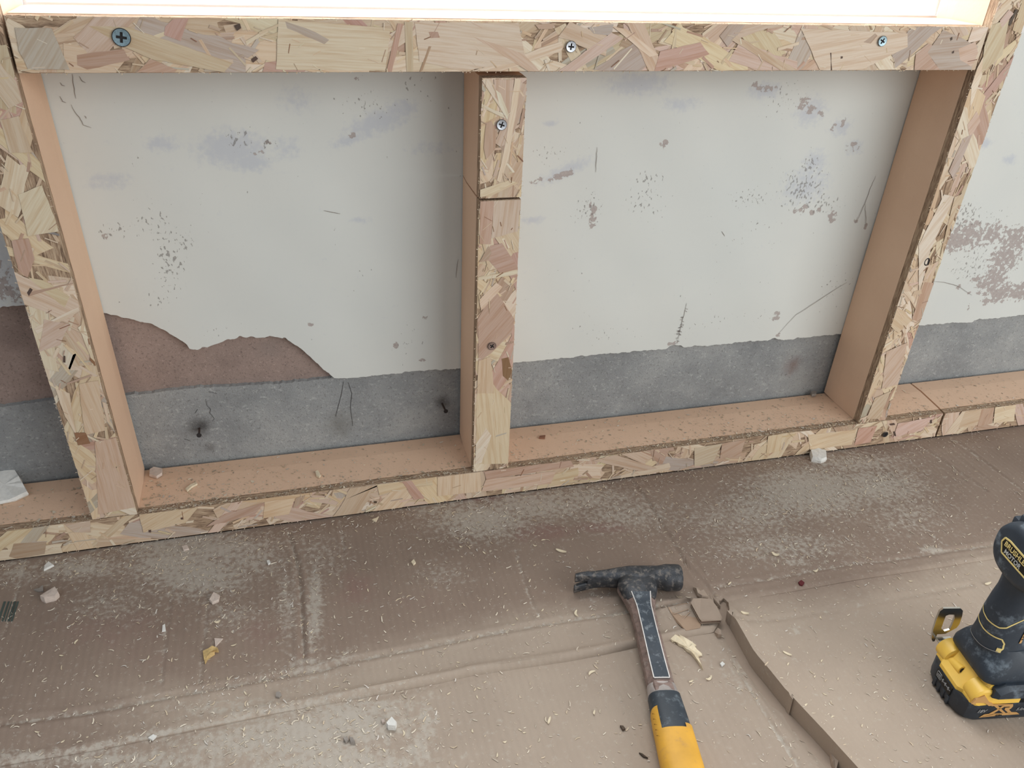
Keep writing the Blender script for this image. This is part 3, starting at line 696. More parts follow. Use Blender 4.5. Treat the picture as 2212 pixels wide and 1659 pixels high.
HANDP = [([(945, 1022), (1036, 1015), (1040, 1062), (945, 1072)], 'yellow', A90), ([(1045, 1016), (1230, 990), (1240, 1008), (1050, 1036)], 'pink', .15), ([(1050, 1036), (1200, 1018), (1190, 1045), (1040, 1062)], 'palepink', .1), ([(865, 1036), (885, 1034), (917, 1076), (895, 1080)], 'pink', -1), ([(485, 1110), (572, 1086), (550, 1112), (445, 1138)], 'pink', .4), ([(572, 1084), (637, 1076), (625, 1110), (568, 1120)], 'yellow', .2), ([(20, 1202), (30, 1175), (100, 1170), (96, 1196), (40, 1208)], 'brown', .1), ([(125, 1120), (195, 1118), (195, 1150), (160, 1150)], 'tan', .2),
         ([(300, 1112), (430, 1094), (400, 1130), (310, 1150)], 'straw', .5), ([(640, 1075), (660, 1070), (648, 1090), (632, 1098)], 'brown', 1.2), ([(1280, 995), (1330, 982), (1420, 1012), (1380, 1018)], 'tan', -.4), ([(1500, 968), (1560, 958), (1540, 1000), (1500, 1008)], 'tan', .3), ([(1560, 958), (1610, 950), (1600, 985), (1555, 990)], 'pink', .5), ([(1660, 942), (1690, 936), (1685, 975), (1655, 980)], 'straw', A90), ([(1855, 925), (1895, 920), (1880, 955), (1845, 962)], 'pink', .8), ([(1940, 915), (2020, 900), (1990, 930), (1930, 945)], 'palepink', .5), ([(1745, 940), (1850, 928), (1840, 960), (1750, 972)], 'straw', .2),
         ([(1922, 916), (1932, 914), (1934, 918), (1924, 919)], 'dark', 0), ([(2008, 908), (2012, 906), (2013, 914), (2009, 915)], 'dark', 1), ([(1930, 932), (1934, 932), (1936, 942), (1932, 942)], 'dark', 1.2), ([(390, 1118), (396, 1117), (396, 1122), (391, 1122)], 'dark', 0), ([(320, 1145), (326, 1144), (326, 1150), (321, 1150)], 'dark', 0), ([(808, 1083), (815, 1083), (814, 1087), (808, 1087)], 'dark', 0)]
xj = Wy(2036, 900, -D)[0]; xjb = F(1970, 828, HP)[0]
plate, inv_p = timber_level('bottom_plate', 'long bottom plate lying on the cardboard, carrying the three studs', 'plate', -.62, xj - .0012, 0.0, HP, 130, 520, 22, HANDP, 'bottom plate lengths', cut1=(0, xjb - xj + .001))
screw(1913, 939, .0046, M_DARK, plate, rot=.4).matrix_parent_inverse = inv_p
HANDP2 = [([(2043, 936), (2080, 887), (2090, 890), (2064, 936)], 'cream', .9), ([(2120, 880), (2148, 877), (2143, 915), (2112, 921)], 'pink', A90), ([(2085, 890), (2120, 884), (2112, 918), (2070, 925)], 'tan', .2), ([(2150, 878), (2195, 872), (2190, 910), (2146, 914)], 'cream', .2)]
plate2, inv_p2 = timber_level('bottom_plate', 'separate plate length right of the dark butt joint, by the wall', 'plate', xj + .0022, 1.98, 0.0, HP, 40, 160, 23, HANDP2, 'bottom plate lengths', cut0=(0, xjb - xj + .001))

# ------------------------------------------------------------------ cardboard on the floor
def dens(l, stepm=0.004, z=0.0):
    P = [F(x, y, z)[:2] for x, y in l]; out = []
    for a, b_ in zip(P[:-1], P[1:]):
        n = max(1, int(np.linalg.norm(b_ - a) / stepm))
        for t in range(n): out.append(a + (b_ - a) * t / n)
    out.append(P[-1]); return np.array(out)
def dist_poly(X, Y, P):
    d = np.full(X.shape, 9.0)
    for a, b_ in zip(P[:-1], P[1:]):
        ab = b_ - a; L2 = ab @ ab + 1e-12
        t = np.clip(((X - a[0]) * ab[0] + (Y - a[1]) * ab[1]) / L2, 0, 1)
        d = np.minimum(d, np.hypot(X - a[0] - t * ab[0], Y - a[1] - t * ab[1]))
    return d
A_PX = [(-400, 1715), (0, 1653), (199, 1620), (357, 1588), (477, 1564), (600, 1538), (700, 1520), (810, 1500), (950, 1473), (1021, 1457), (1224, 1427), (1300, 1413), (1375, 1397), (1435, 1385), (1500, 1371), (1542, 1364), (1556, 1340), (1558, 1312), (1538, 1290), (1550, 1296), (1556, 1299), (1562, 1291), (1574, 1300), (1620, 1292), (1850, 1252), (2028, 1225), (2212, 1197), (2500, 1155), (3200, 1050)]
A_W = np.array([F(x, y)[:2] for x, y in A_PX]); A_W = A_W[np.argsort(A_W[:, 0])]
yA = lambda x: np.interp(x, A_W[:, 0], A_W[:, 1])
SL = np.array([F(x, y)[:2] for x, y in [(1556, 1300), (1558, 1352), (1602, 1435), (1669, 1520), (1751, 1609), (1830, 1700)]]); SL = SL[np.argsort(SL[:, 1])]
SR = np.array([F(x, y, .020)[:2] for x, y in [(1566, 1296), (1576, 1327), (1609, 1384), (1656, 1460), (1735, 1549), (1796, 1622), (1850, 1690)]]); SR = SR[np.argsort(SR[:, 1])]
xL = lambda y: np.interp(y, SL[:, 1], SL[:, 0])
xR = lambda y: np.maximum(np.interp(y, SR[:, 1], SR[:, 0]), xL(y) + .010)
# creases: (pixels, depth(+ up), width, dust)
CREASE = [([(0, 1564), (179, 1540), (397, 1499), (556, 1469), (700, 1445), (739, 1431), (938, 1393), (1057, 1369), (1196, 1346), (1330, 1326), (1413, 1311), (1492, 1299)], -.0030, .006, .75),
          ([(622, 1150), (640, 1210), (648, 1260), (652, 1330), (655, 1420)], -.0028, .005, .75), ([(735, 1120), (742, 1190)], -.001, .004, .7), ([(48, 1235), (36, 1275), (25, 1320), (8, 1370)], -.001, .0035, .8), ([(368, 1270), (360, 1340), (345, 1480)], -.001, .004, .6), ([(455, 1250), (445, 1330), (430, 1480)], -.001, .004, .6),
          ([(1365, 1040), (1405, 1095), (1440, 1150), (1480, 1215)], -.0022, .006, .3), ([(1112, 1187), (1136, 1270), (1150, 1310), (1168, 1336)], -.001, .004, .75), ([(2055, 945), (2130, 1000), (2212, 1062)], -.0018, .005, .6), ([(1975, 955), (2050, 1005), (2130, 1060)], -.0018, .005, .5), ([(2020, 948), (2090, 1005), (2140, 1040)], -.0012, .004, .3),
          ([(1860, 970), (1905, 1010), (1960, 1060)], -.0018, .005, .3), ([(1985, 1130), (2010, 1155), (2045, 1180)], -.0008, .003, .9), ([(1546, 1268), (1700, 1243), (1850, 1216), (1912, 1211), (2057, 1189), (2150, 1176)], -.0018, .006, .65), ([(1571, 1352), (1700, 1334), (1850, 1308), (1966, 1285), (2100, 1262)], -.0016, .006, .25),
          ([(1480, 1215), (1520, 1260), (1545, 1290)], -.0014, .005, .1), ([(1445, 1150), (1480, 1190), (1520, 1235)], -.0012, .004, .2), ([(1587, 1428), (1625, 1492), (1682, 1587), (1729, 1659), (1770, 1720)], -.0025, .005, .95), ([(1375, 1460), (1400, 1530), (1440, 1650)], -.001, .004, .0), ([(870, 1520), (880, 1590), (890, 1659)], -.001, .004, .2), ([(200, 1610), (357, 1580), (477, 1556), (700, 1512)], -.001, .007, .7),
          ([(1015, 1450), (1120, 1430), (1224, 1417), (1300, 1403), (1370, 1388)], -.0012, .004, .1), ([(1430, 1310), (1460, 1303), (1492, 1297)], -.0030, .004, 0), ([(780, 1500), (850, 1486), (950, 1464)], -.001, .004, .5), ([(2140, 1140), (2200, 1180)], -.001, .004, .4)]
CREASE = [(dens(l, .05), d * .8, w * .5, du) for l, d, w, du in CREASE]
DUST = [(420, 1180, 170, 40, 1.0), (430, 1240, 110, 50, 1.0), (380, 1215, 120, 60, .9), (540, 1210, 90, 40, .7), (170, 1225, 110, 28, .85), (40, 1235, 50, 30, .7), (1040, 1120, 110, 46, 1.0), (960, 1100, 100, 40, .6), (1150, 1090, 150, 40, .85), (1250, 1075, 160, 36, .7), (1350, 1110, 120, 40, .65), (1750, 1060, 150, 60, 1.0), (1640, 1100, 110, 60, .7), (1890, 1050, 120, 46, .85), (1850, 1000, 120, 30, .7), (1690, 1180, 160, 40, .6), (1560, 1120, 120, 50, .5), (1960, 1110, 100, 50, .5),
        (760, 1560, 140, 60, .95), (650, 1590, 160, 60, 1.0), (820, 1530, 100, 30, .7), (520, 1600, 180, 40, .8), (300, 1640, 260, 30, .7), (720, 1650, 180, 40, 1.0), (920, 1560, 22, 60, .85), (905, 1620, 30, 40, .8), (680, 1300, 18, 110, .9), (620, 1300, 26, 90, .6), (690, 1200, 60, 60, .45), (660, 1440, 60, 30, .6), (500, 1330, 70, 40, .5), (240, 1300, 100, 50, .45), (2010, 1187, 30, 8, .95), (1720, 1215, 30, 8, .8), (1280, 1260, 10, 40, .5), (1590, 1450, 22, 60, .5), (1720, 1360, 16, 10, .7), (1400, 1240, 0.1, 0.1, 0), (950, 1240, 60, 30, .4), (740, 1420, 40, 20, .5), (60, 1640, 100, 20, .8), (560, 1530, 200, 22, .6)]
RED = [(1180, 1150, 60, 22, .9), (1050, 1068, 60, 14, 1), (1300, 1140, 70, 16, .8), (1130, 1150, 30, 30, .6), (770, 1270, 60, 60, .6), (560, 1370, 90, 60, .5), (650, 1420, 50, 20, .4), (250, 1360, 200, 80, .5), (1700, 1590, 0.1, .1, 0), (320, 1420, 120, 60, .4), (1490, 1150, 60, 30, .4), (900, 1300, 120, 40, .4)]
def fblobs(blobs, X, Y):
    f = np.zeros_like(X)
    for px, py, rx, ry, amp in blobs:
        c = F(px, py)[:2]; ex = F(px + rx, py)[:2] - c; ey = F(px, py + ry)[:2] - c
        M = np.linalg.inv(np.stack([ex, ey], 1))
        u = M[0, 0] * (X - c[0]) + M[0, 1] * (Y - c[1]); w = M[1, 0] * (X - c[0]) + M[1, 1] * (Y - c[1])
        f = np.maximum(f, amp * np.exp(-0.9 * (u * u + w * w)))
    return f
def crease_h(X, Y):
    h = np.zeros_like(X); du = np.zeros_like(X)
    for P, d, w, k in CREASE:
        q = dist_poly(X, Y, P)
        h += d * np.exp(-(q / w) ** 2) - d * .35 * np.exp(-((q - 2.2 * w) / (1.2 * w)) ** 2)
        du = np.maximum(du, k * np.exp(-(q / (w * .9)) ** 2))
    return h, du
def wavy(X, Y):
    return   .0006 * np.sin(X * 13 + 1) * np.sin(Y * 17 + .4) + .0003 * np.sin(X * 31 + Y * 23) + .0004 * np.sin(X * 7 - Y * 41 + 2)
def h_back(X, Y):
    c, _ = crease_h(X, Y); d = Y - yA(X)
    e = .0050 * np.exp(-((d - .006) / .0055) ** 2) - .0035 * np.exp(-(np.maximum(d, 0) / .0028) ** 2)
    k = np.clip((X - .05) / .25, .35, 1) * (1 - .8 * np.clip((X - .66) / .05, 0, 1))
    flat = np.clip((-.1 - Y) / .03, 0, 1)
    return (c + wavy(X, Y)) * flat + e * k - .0022 * (1 - flat)
def h_left(X, Y):
    c, _ = crease_h(X, Y); d = xL(Y) - X
    return c + wavy(X, Y) - .0018 - .0030 * np.exp(-(np.maximum(d, 0) / .006) ** 2)
def h_right(X, Y):
    c, _ = crease_h(X, Y); d = X - xR(Y)
    k = np.clip((yA(X) - Y) / .05, 0.15, 1)
    return c + wavy(X, Y) - .0012 + k * (.0200 * np.exp(-(np.maximum(d, 0) / .026) ** 1.3) + .002 * np.exp(-(np.maximum(d, 0) / .08)))
def hfloor(x, y):
    X, Y = np.atleast_1d(np.asarray(x, float)), np.atleast_1d(np.asarray(y, float))
    mid = (xL(Y) + xR(Y)) / 2
    return np.where(Y >= yA(X), h_back(X, Y), np.where(X < mid, h_left(X, Y), h_right(X, Y)))
def hf(x, y): return float(hfloor(x, y)[0])
def FS(px, py, dz=0.0):                     # point on the cardboard surface under this sight line
    p = F(px, py, 0)
    for _ in range(3): p = F(px, py, hf(p[0], p[1]) + dz)
    return p
def card(label, X, Y, hfun, deep=False):
    Z = hfun(X, Y)
    nr, nc = X.shape
    V = np.stack([X, Y, Z], -1).reshape(-1, 3)
    # skirt: thickness of the board at its edges
    ring = np.concatenate([np.arange(nc), (np.arange(1, nr) * nc + nc - 1), ((nr - 1) * nc + np.arange(nc - 2, -1, -1)), (np.arange(nr - 2, 0, -1) * nc)])
    low = V[ring].copy(); low[:, 0] += .0015 if deep else 0
    low[:, 2] = -.0047 if deep else np.maximum(low[:, 2] - .0042, -.0058)
    i = np.arange(nr - 1)[:, None] * nc + np.arange(nc - 1)[None, :]
    q = np.stack([i, i + 1, i + 1 + nc, i + nc], -1).reshape(-1, 4)
    b0 = nr * nc; k = np.arange(len(ring)); kn = (k + 1) % len(ring)
    qs = np.stack([ring[k], b0 + k, b0 + kn, ring[kn]], -1)
    me = np_mesh('cardboard_sheet', np.concatenate([V, low]), np.concatenate([q, qs]))
    me.set_sharp_from_angle(angle=math.radians(50))
    _, cd = crease_h(X, Y)
    dust = np.maximum(fblobs(DUST, X, Y), cd * .8)
    nearA = np.exp(-(np.abs(Y - yA(X) - .002) / .0035) ** 2) * np.clip((.32 - X) / .1, 0, .7)
    dust = np.maximum(dust, nearA)
    damp_shade = np.clip((Y + .385 + .02 * np.sin(X * 9) + .03 * (X - .5)) / .085, 0, 1.0)  # darker towards the wall: part damp, part shade put into the colour
    damp_shade = np.maximum(damp_shade, np.clip((.22 - X) / .3, 0, .75))  # left end darkened in colour to stand in for the dimmer light
    pad = np.zeros(len(ring))
    put_attr(me, 'dust', np.concatenate([dust.ravel(), pad])); put_attr(me, 'damp_shade', np.concatenate([damp_shade.ravel(), pad])); put_attr(me, 'red', np.concatenate([fblobs(RED, X, Y).ravel(), pad]))
    o = link('cardboard_sheet', me, M_CARD)
    return tag(o, label, 'cardboard', 'flattened cardboard covering the floor')
st_ = .0026
gx_ = np.arange(-.55, 1.95, st_)
n = 132
T = np.linspace(0, 1, n)[:, None]
Xb = np.repeat(gx_[None, :], n, 0); Yb = yA(Xb) + (-D + .001 - yA(Xb)) * T
sheet_b = card('dusty brown cardboard sheet running along the bottom plate under the hammer head', Xb, Yb, h_back)
gy_ = np.arange(-.95, -.345, st_)
# front left sheet: columns end at the slot edge, rows tuck under the back sheet
xs_ = np.linspace(0, 1, 440)
def front(x0f, x1f, yb, ytop_over):
    U = xs_[None, :]; n2 = 190; T2 = np.linspace(0, 1, n2)[:, None]
    Y = np.full((n2, 440), -.5); X = np.zeros((n2, 440))
    for _ in range(4):
        X = x0f(Y) + (x1f(Y) - x0f(Y)) * U
        Y = yb + (yA(X) + ytop_over - yb) * T2
    return X, Y
Xl, Yl = front(lambda y: -.55 + 0 * y, lambda y: xL(y), -.95, .002)
sheet_l = card('lighter brown cardboard flap in front, under the hammer handle', Xl, Yl, lambda X, Y: np.minimum(h_left(X, Y), np.where(Y > yA(X) - .006, -.0022, 9)))
Xr, Yr = front(lambda y: xR(y), lambda y: 1.95 + 0 * y, -.95, .002)
sheet_r = card('cardboard flap right of the open slot, with the cordless driver standing on it', Xr, Yr, lambda X, Y: np.minimum(h_right(X, Y), np.where(Y > yA(X) - .004, .0, 9)), True)
bm = bmesh.new(); bm_box(bm, .55, .95, -.95, -.30, -.0059, -.0049)
tag(from_bm('cardboard_sheet', bm, M_KRAFT), 'bare brown under-layer showing at the bottom of the open slot', 'cardboard', 'flattened cardboard covering the floor')
# green print bars and parcel tape on the sheets
bm = bmesh.new()
for k, (x, w) in enumerate([(4, 5), (13, 4), (20, 2.5), (26, 5), (33, 4)]):
    prism(bm, [FS(x + 4, 1299, .0005), FS(x + 4 + w, 1299, .0005), FS(x + w - 10, 1342, .0005), FS(x - 10, 1342, .0005)], (0, 0, 1), .0003)
o = from_bm('printed_bar', bm, M_GREEN, sheet_b); o['label'] = 'faded dark green printed bars'
bm = bmesh.new()
prism(bm, [FS(*p, .0006) for p in [(1443, 1312), (1466, 1305), (1492, 1301), (1516, 1340), (1512, 1356), (1482, 1362), (1462, 1345), (1450, 1325)]], (0, 0, 1), .0005)
for a, b_ in (((1453, 1327), (1488, 1315)), ((1469, 1345), (1490, 1322))):
    ribbon(bm, [FS(*a, .0012), FS(*b_, .0012)], .0012, (0, 0, 1))
o = from_bm('parcel_tape', bm, M_TAPE, sheet_l); o['label'] = 'glossy brown parcel tape'

def chip(name, label, cat, pts, th, mat, surf=None, tilt=0.0, group=None, rough=.12, seed=0, lowscale=1.05):
    """lump of broken material: jagged outline on top, sides and a broken underside"""
    r = random.Random(seed + len(label))
    pts = np.asarray(pts, float); c = pts.mean(0)
    zb = surf if surf is not None else min(hf(p[0], p[1]) for p in pts)
    c0 = np.array([c[0], c[1], zb])
    bm = bmesh.new()
    ring_t, ring_m, ring_b = [], [], []
    dens_ = []
    for a, b_ in zip(pts, np.roll(pts, -1, 0)):
        m = max(1, int(np.linalg.norm((b_ - a)[:2]) / .006))
        for t in range(m): dens_.append(a + (b_ - a) * t / m)
    for p in dens_:
        q = p - c
        zt = th * (1 + r.uniform(-rough, rough)) + tilt * q[1]
        ring_t.append((q[0] * .96, q[1] * .96, zt)); k = r.uniform(.98, 1.08)
        ring_m.append((q[0] * k, q[1] * k, zt * r.uniform(.35, .6))); ring_b.append((q[0] * lowscale * .92, q[1] * lowscale * .92, 0.0002))
    vr = loft(bm, [ring_b, ring_m, ring_t], True, False)
    cv = bm.verts.new((0, 0, float(np.mean([q[2] for q in ring_t]))))
    for i in range(len(vr[2])): bm.faces.new((vr[2][i], vr[2][(i + 1) % len(vr[2])], cv))
    o = from_bm(name, bm, mat, None); o.location = c0
    return tag(o, label, cat, group)
def PF(l, dz=0.0): return [F(x, y, dz) for x, y in l]
CH = lambda l, th, surf: [F(x, y, (surf if surf is not None else 0) + th) for x, y in l]
chip('plaster_chunk', 'large flat white plaster chunk on the bottom plate beside the left stud', 'plaster', CH([(-40, 1035), (0, 1020), (28, 1014), (36, 1022), (58, 1055), (30, 1068), (0, 1074), (-45, 1085)], .012, HP), .012, M_CHIP, HP + .0003, tilt=.25)
chip('plaster_chip', 'white six-sided plaster chip on the bottom plate right of the left stud', 'plaster', CH([(323, 1013), (332, 1009), (350, 1011), (350, 1021), (338, 1029), (322, 1024)], .005, HP), .005, M_CHIPP, HP + .0003)
chip('plaster_chip', 'white pointed plaster chip just below the plate, near the left edge', 'plaster', CH([(104, 1210), (115, 1218), (94, 1229), (95, 1219)], .004, None), .004, M_CHIP)
chip('plaster_lump', 'long pinkish plaster lump with a grey side, left on the dark cardboard', 'plaster', CH([(86, 1288), (97, 1278), (119, 1267), (126, 1278), (118, 1286), (95, 1292)], .009, None), .009, M_CHIPP)
chip('plaster_chip', 'small grey splinter of plaster behind the long pinkish lump', 'plaster', CH([(73, 1273), (84, 1270), (93, 1264), (93, 1275), (82, 1276)], .003, None), .003, M_CHIPB)
chip('plaster_chip', 'pinkish three-cornered plaster chip below the dust patch on the left', 'plaster', CH([(452, 1294), (461, 1278), (474, 1284), (472, 1294), (458, 1300)], .005, None), .005, M_CHIPP)
chip('plaster_chip', 'pale grey triangular chip touching the yellow wood fragment', 'plaster', CH([(463, 1378), (481, 1379), (465, 1396)], .0025, None), .0025, M_CHIPP)
chip('wood_fragment', 'crumbly yellow wood fragment with a torn tip on the dark cardboard', 'wood fragment', CH([(437, 1402), (450, 1399), (458, 1394), (470, 1398), (472, 1403), (461, 1402), (463, 1408), (455, 1413), (447, 1420), (442, 1429), (439, 1418)], .005, None), .005, M_YELWOOD, rough=.5)
chip('plaster_chip', 'small white chip on the dark cardboard above the long fold line', 'plaster', CH([(351, 1350), (356, 1347), (358, 1361), (350, 1363)], .0025, None), .0025, M_CHIP)
chip('mortar_crumb', 'dark round crumb just below the row of shavings', 'plaster', CH([(596, 1494), (603, 1492), (608, 1499), (603, 1505), (595, 1503)], .003, None), .003, M_CHIPB)
chip('plaster_chip', 'bright white plaster chip with a dark broken side, front centre left', 'plaster', CH([(834, 1559), (846, 1546), (857, 1557), (854, 1565), (838, 1564)], .008, None), .008, M_CHIP)
chip('plaster_crumb', 'tiny white crumb against the bright white chip', 'plaster', CH([(823, 1552), (829, 1551), (831, 1557), (826, 1559)], .003, None), .003, M_CHIPP)
chip('plaster_crumb', 'grey crumb, left one of a pair in the pale dust in front', 'plaster', CH([(741, 1592), (749, 1587), (753, 1594), (746, 1599)], .004, None), .004, M_CHIPB)
chip('plaster_crumb', 'grey crumb, right one of a pair in the pale dust in front', 'plaster', CH([(754, 1588), (762, 1590), (767, 1600), (757, 1600)], .004, None), .004, M_CHIPB)
chip('plaster_block', 'small white block topped with sawdust, against the plate by the right stud', 'plaster', CH([(1752, 969), (1768, 965), (1786, 970), (1787, 984), (1776, 988), (1756, 984)], .011, None), .011, M_CHIP, rough=.05)
chip('pebble', 'small grey pebble at the wall behind the right stud', 'pebble', CH([(1752, 846), (1758, 844), (1764, 847), (1763, 851), (1754, 852)], .005, HP), .005, M_CHIPB, HP + .0003)
chip('plaster_flake', 'white flake on the pale flap right of the hammer handle', 'plaster', CH([(1556, 1430), (1561, 1426), (1567, 1431), (1560, 1437)], .002, None), .002, M_CHIP)
chip('brick_crumb', 'dark red crumb on the cardboard between hammer and driver', 'crumb', CH([(1725, 1256), (1731, 1252), (1738, 1258), (1734, 1263), (1728, 1262)], .003, None), .003, plain('dark_red_crumb', S(96, 34, 38), .8))
chip('bark_crumb', 'dark brown crumb left of the yellow hammer grip', 'crumb', CH([(1340, 1563), (1347, 1564), (1352, 1570), (1346, 1573)], .003, None), .003, plain('bark', S(92, 78, 66), .9))
chip('bark_sliver', 'dark pointed sliver beside the lower hammer grip', 'crumb', CH([(1381, 1622), (1388, 1624), (1401, 1634), (1390, 1631)], .002, None), .002, plain('bark_dark', S(80, 68, 58), .9))
chip('plaster_chip', 'white oblong chip on the fold line, far left front', 'plaster', CH([(319, 1591), (330, 1583), (338, 1586), (328, 1595)], .003, None), .003, M_CHIP)
chip('plaster_chip', 'buff chip at the foot of the plate above the left dust patch', 'plaster', CH([(392, 1178), (404, 1176), (408, 1184), (396, 1187)], .003, None), .003, M_CHIPP)
chip('plaster_chip', 'small white square chip right of the left dust patch', 'plaster', CH([(576, 1211), (582, 1209), (584, 1215), (579, 1218)], .003, None), .003, M_CHIP)
chip('wood_chip', 'buff wood chip on the plain dark cardboard left of centre', 'wood chip', CH([(888, 1213), (894, 1208), (898, 1215), (893, 1219)], .003, None), .003, M_PALEWOOD)
chip('wood_chip', 'tan flat chip at the plate just left of the dust under the middle stud', 'wood chip', CH([(803, 1121), (812, 1117), (818, 1114), (812, 1126)], .002, None), .002, M_PALEWOOD)
chip('wood_chip', 'pale oval chip on the bottom plate left of the middle stud', 'wood chip', CH([(681, 1018), (687, 1016), (693, 1026), (690, 1031), (683, 1027)], .003, HP), .003, M_PALEWOOD, HP + .0003)
chip('wood_chip', 'pale curled chip on the bottom plate near the left stud', 'wood chip', CH([(400, 1055), (412, 1046), (425, 1041), (426, 1045), (414, 1051), (404, 1060)], .003, HP), .003, M_PALEWOOD, HP + .0003)
chip('wood_chip', 'brown square chip on the plate right of the middle stud', 'wood chip', CH([(1166, 941), (1178, 940), (1177, 947), (1164, 946)], .002, HP), .002, plain('brown_chip', S(140, 98, 76), .8), HP + .0003)
chip('wood_splinter', 'jagged cream wood splinter with a thin tail right of the hammer handle', 'wood splinter', CH([(1450.6, 1361), (1460, 1361), (1477, 1372), (1496, 1382), (1506, 1388), (1498, 1388.5), (1517, 1404.6), (1516.6, 1409.5), (1508, 1412), (1515, 1427), (1519, 1440), (1517, 1436), (1506, 1419), (1493, 1405), (1483, 1399), (1477, 1391), (1467, 1387), (1460, 1379), (1452, 1378.5), (1449, 1373.7)], .004, None), .004, M_PALEWOOD, rough=.5)
# torn square of board lying at the junction of the sheets
pts = [F(x, y, .0062) for x, y in [(1492, 1303), (1497, 1295), (1514, 1292), (1536, 1295), (1548, 1312), (1560, 1334), (1558, 1341), (1515, 1343), (1511, 1337)]]
c = np.mean(pts, 0); zb = max(hf(p[0], p[1]) for p in pts) + .0016
bm = bmesh.new()
tp = [(p[0] - c[0], p[1] - c[1], .0045 + .0008 * math.sin(i * 2.1)) for i, p in enumerate(pts)]
for k, (z0, z1, s_, mi) in enumerate(((.0036, .0045, 1, 0), (.0010, .0036, .955, 1), (0, .0010, 1, 0))):
    loft(bm, [[(x * s_, y * s_, z0) for x, y, _ in tp], [(x * s_, y * s_, z1 + (z - .0045 if k == 0 else 0)) for x, y, z in tp]], mi=mi)
o = from_bm('cardboard_scrap', bm, [M_KRAFT, M_FLUTE]); o.location = (c[0], c[1], zb)
tag(o, 'small square torn cardboard piece at the head of the open slot', 'cardboard')
# crumpled paper shreds beside it
for i, (l, lab) in enumerate((([(1499, 1266), (1508, 1264), (1520, 1275), (1530, 1287), (1516, 1289), (1507, 1283)], 'crumpled grey paper shred behind the square cardboard piece'), ([(1545, 1356), (1552, 1350), (1558, 1356), (1560, 1366), (1552, 1368)], 'frayed paper knot where the slot meets the square cardboard piece'), ([(1797, 1620), (1806, 1622), (1813, 1640), (1810, 1655), (1800, 1640)], 'frayed paper lump at the front end of the open slot'))):
    chip('paper_shred', lab, 'paper', CH(l, .006, None), .006, M_KRAFT, rough=.6, seed=i)

# nails left in the grey band
for (px, py, qx, qy, lab) in ((431, 925, 430, 940, 'dark rusty nail in the scorched hole, left half of the grey band'), (955, 872, 963, 888, 'thin rusty nail in the grey band beside the middle stud')):
    a = Wy(px, py, .004); b_ = Wy(qx, qy, -.014)
    root = empty('nail', tuple(a)); dirv = b_ - a
    ax = dirv / np.linalg.norm(dirv); u = np.cross(ax, (1, 0, 0)); u /= np.linalg.norm(u); v = np.cross(ax, u)
    bm = bmesh.new(); L = np.linalg.norm(dirv)
    loft(bm, [[tuple(ax * s_ + u * r_ * math.cos(t) + v * r_ * math.sin(t)) for t in np.linspace(0, 2 * math.pi, 10, endpoint=False)] for s_, r_ in ((-.01, .0012), (L, .0013))])
    from_bm('shank', bm, M_RUST, root, 40)
    bm = bmesh.new()
    loft(bm, [[tuple(ax * s_ + u * r_ * math.cos(t) + v * r_ * math.sin(t)) for t in np.linspace(0, 2 * math.pi, 14, endpoint=False)] for s_, r_ in ((L - .001, .0015), (L, .0032), (L + .0012, .0030))])
    from_bm('head', bm, M_DARK, root, 40)
    tag(root, lab, 'nail')

# ------------------------------------------------------------------ sawdust and shavings
def slivers(name, pos, lens, wids, zfun, cols, label):
    n = len(pos); V = np.zeros((n, 8, 3)); a = RNG.uniform(0, math.pi, n)
    tx, ty = np.cos(a), np.sin(a)
    cur = RNG.normal(0, .25, n)
    for k, (s_, t_) in enumerate(((-.5, -1), (-.17, -1), (.17, -1), (.5, -.4), (.5, .4), (.17, 1), (-.17, 1), (-.5, 1))):
        bend = cur * lens * (1 - (2 * s_) ** 2) * .6
        w_ = t_ * wids * .5
        V[:, k, 0] = pos[:, 0] + tx * lens * s_ - ty * (w_ + bend); V[:, k, 1] = pos[:, 1] + ty * lens * s_ + tx * (w_ + bend)
        lift = (.0003 + .22 * lens * abs(s_) * RNG.uniform(0, 1, n) * (t_ > 0))
        V[:, k, 2] = zfun + lift + .0003
    b0 = np.arange(n)[:, None] * 8
    Q = np.concatenate([b0 + np.array([0, 1, 6, 7]), b0 + np.array([1, 2, 5, 6]), b0 + np.array([2, 3, 4, 5])], 0)
    me = np_mesh(name, V.reshape(-1, 3), Q, False)
    ca_ = me.color_attributes.new('strand_colour', 'FLOAT_COLOR', 'POINT')
    ca_.data.foreach_set('color', np.repeat(cols, 8, 0).astype(np.float32).ravel())
    o = link(name, me, M_DUST)
    return tag(o, label, 'sawdust', kind='stuff')
SAW = np.array([S(220, 208, 188), S(230, 219, 200), S(206, 192, 170), S(196, 183, 166), S(212, 193, 166), S(220, 212, 202)])
npos = 95000
P = np.stack([RNG.uniform(-.30, 1.5, npos), RNG.uniform(-.74, -D - .0015, npos)], -1)
X, Y = P[:, 0], P[:, 1]
_, cd = crease_h(X, Y)
d_ = .17 + .9 * fblobs(DUST, X, Y) ** 1.3 + .8 * cd + .35 * np.exp(-((Y + D + .012) / .02) ** 2) * (X < 1.35)
clump = .5 + .5 * np.sin(X * 61 + 3 * np.sin(Y * 47)) * np.sin(Y * 71 + 2 * np.sin(X * 53))
d_ *= .45 + .8 * clump
for (x0, y0), rx, k in (((455, 1484), .030, 3.2), ((535, 1472), .024, 3.6), ((610, 1458), .012, 2.0), ((1905, 1035), .015, 1.4), ((650, 1165), .010, 1.0), ((250, 1190), .05, .7), ((440, 1482), .03, 1), ((580, 1462), .012, 1)):
    c = F(x0, y0)[:2]; d_ += k * np.exp(-(((X - c[0]) / rx) ** 2 + ((Y - c[1]) / .006) ** 2))
insl = (Y < yA(X)) & (X > xL(Y) - .001) & (X < xR(Y) + .002)
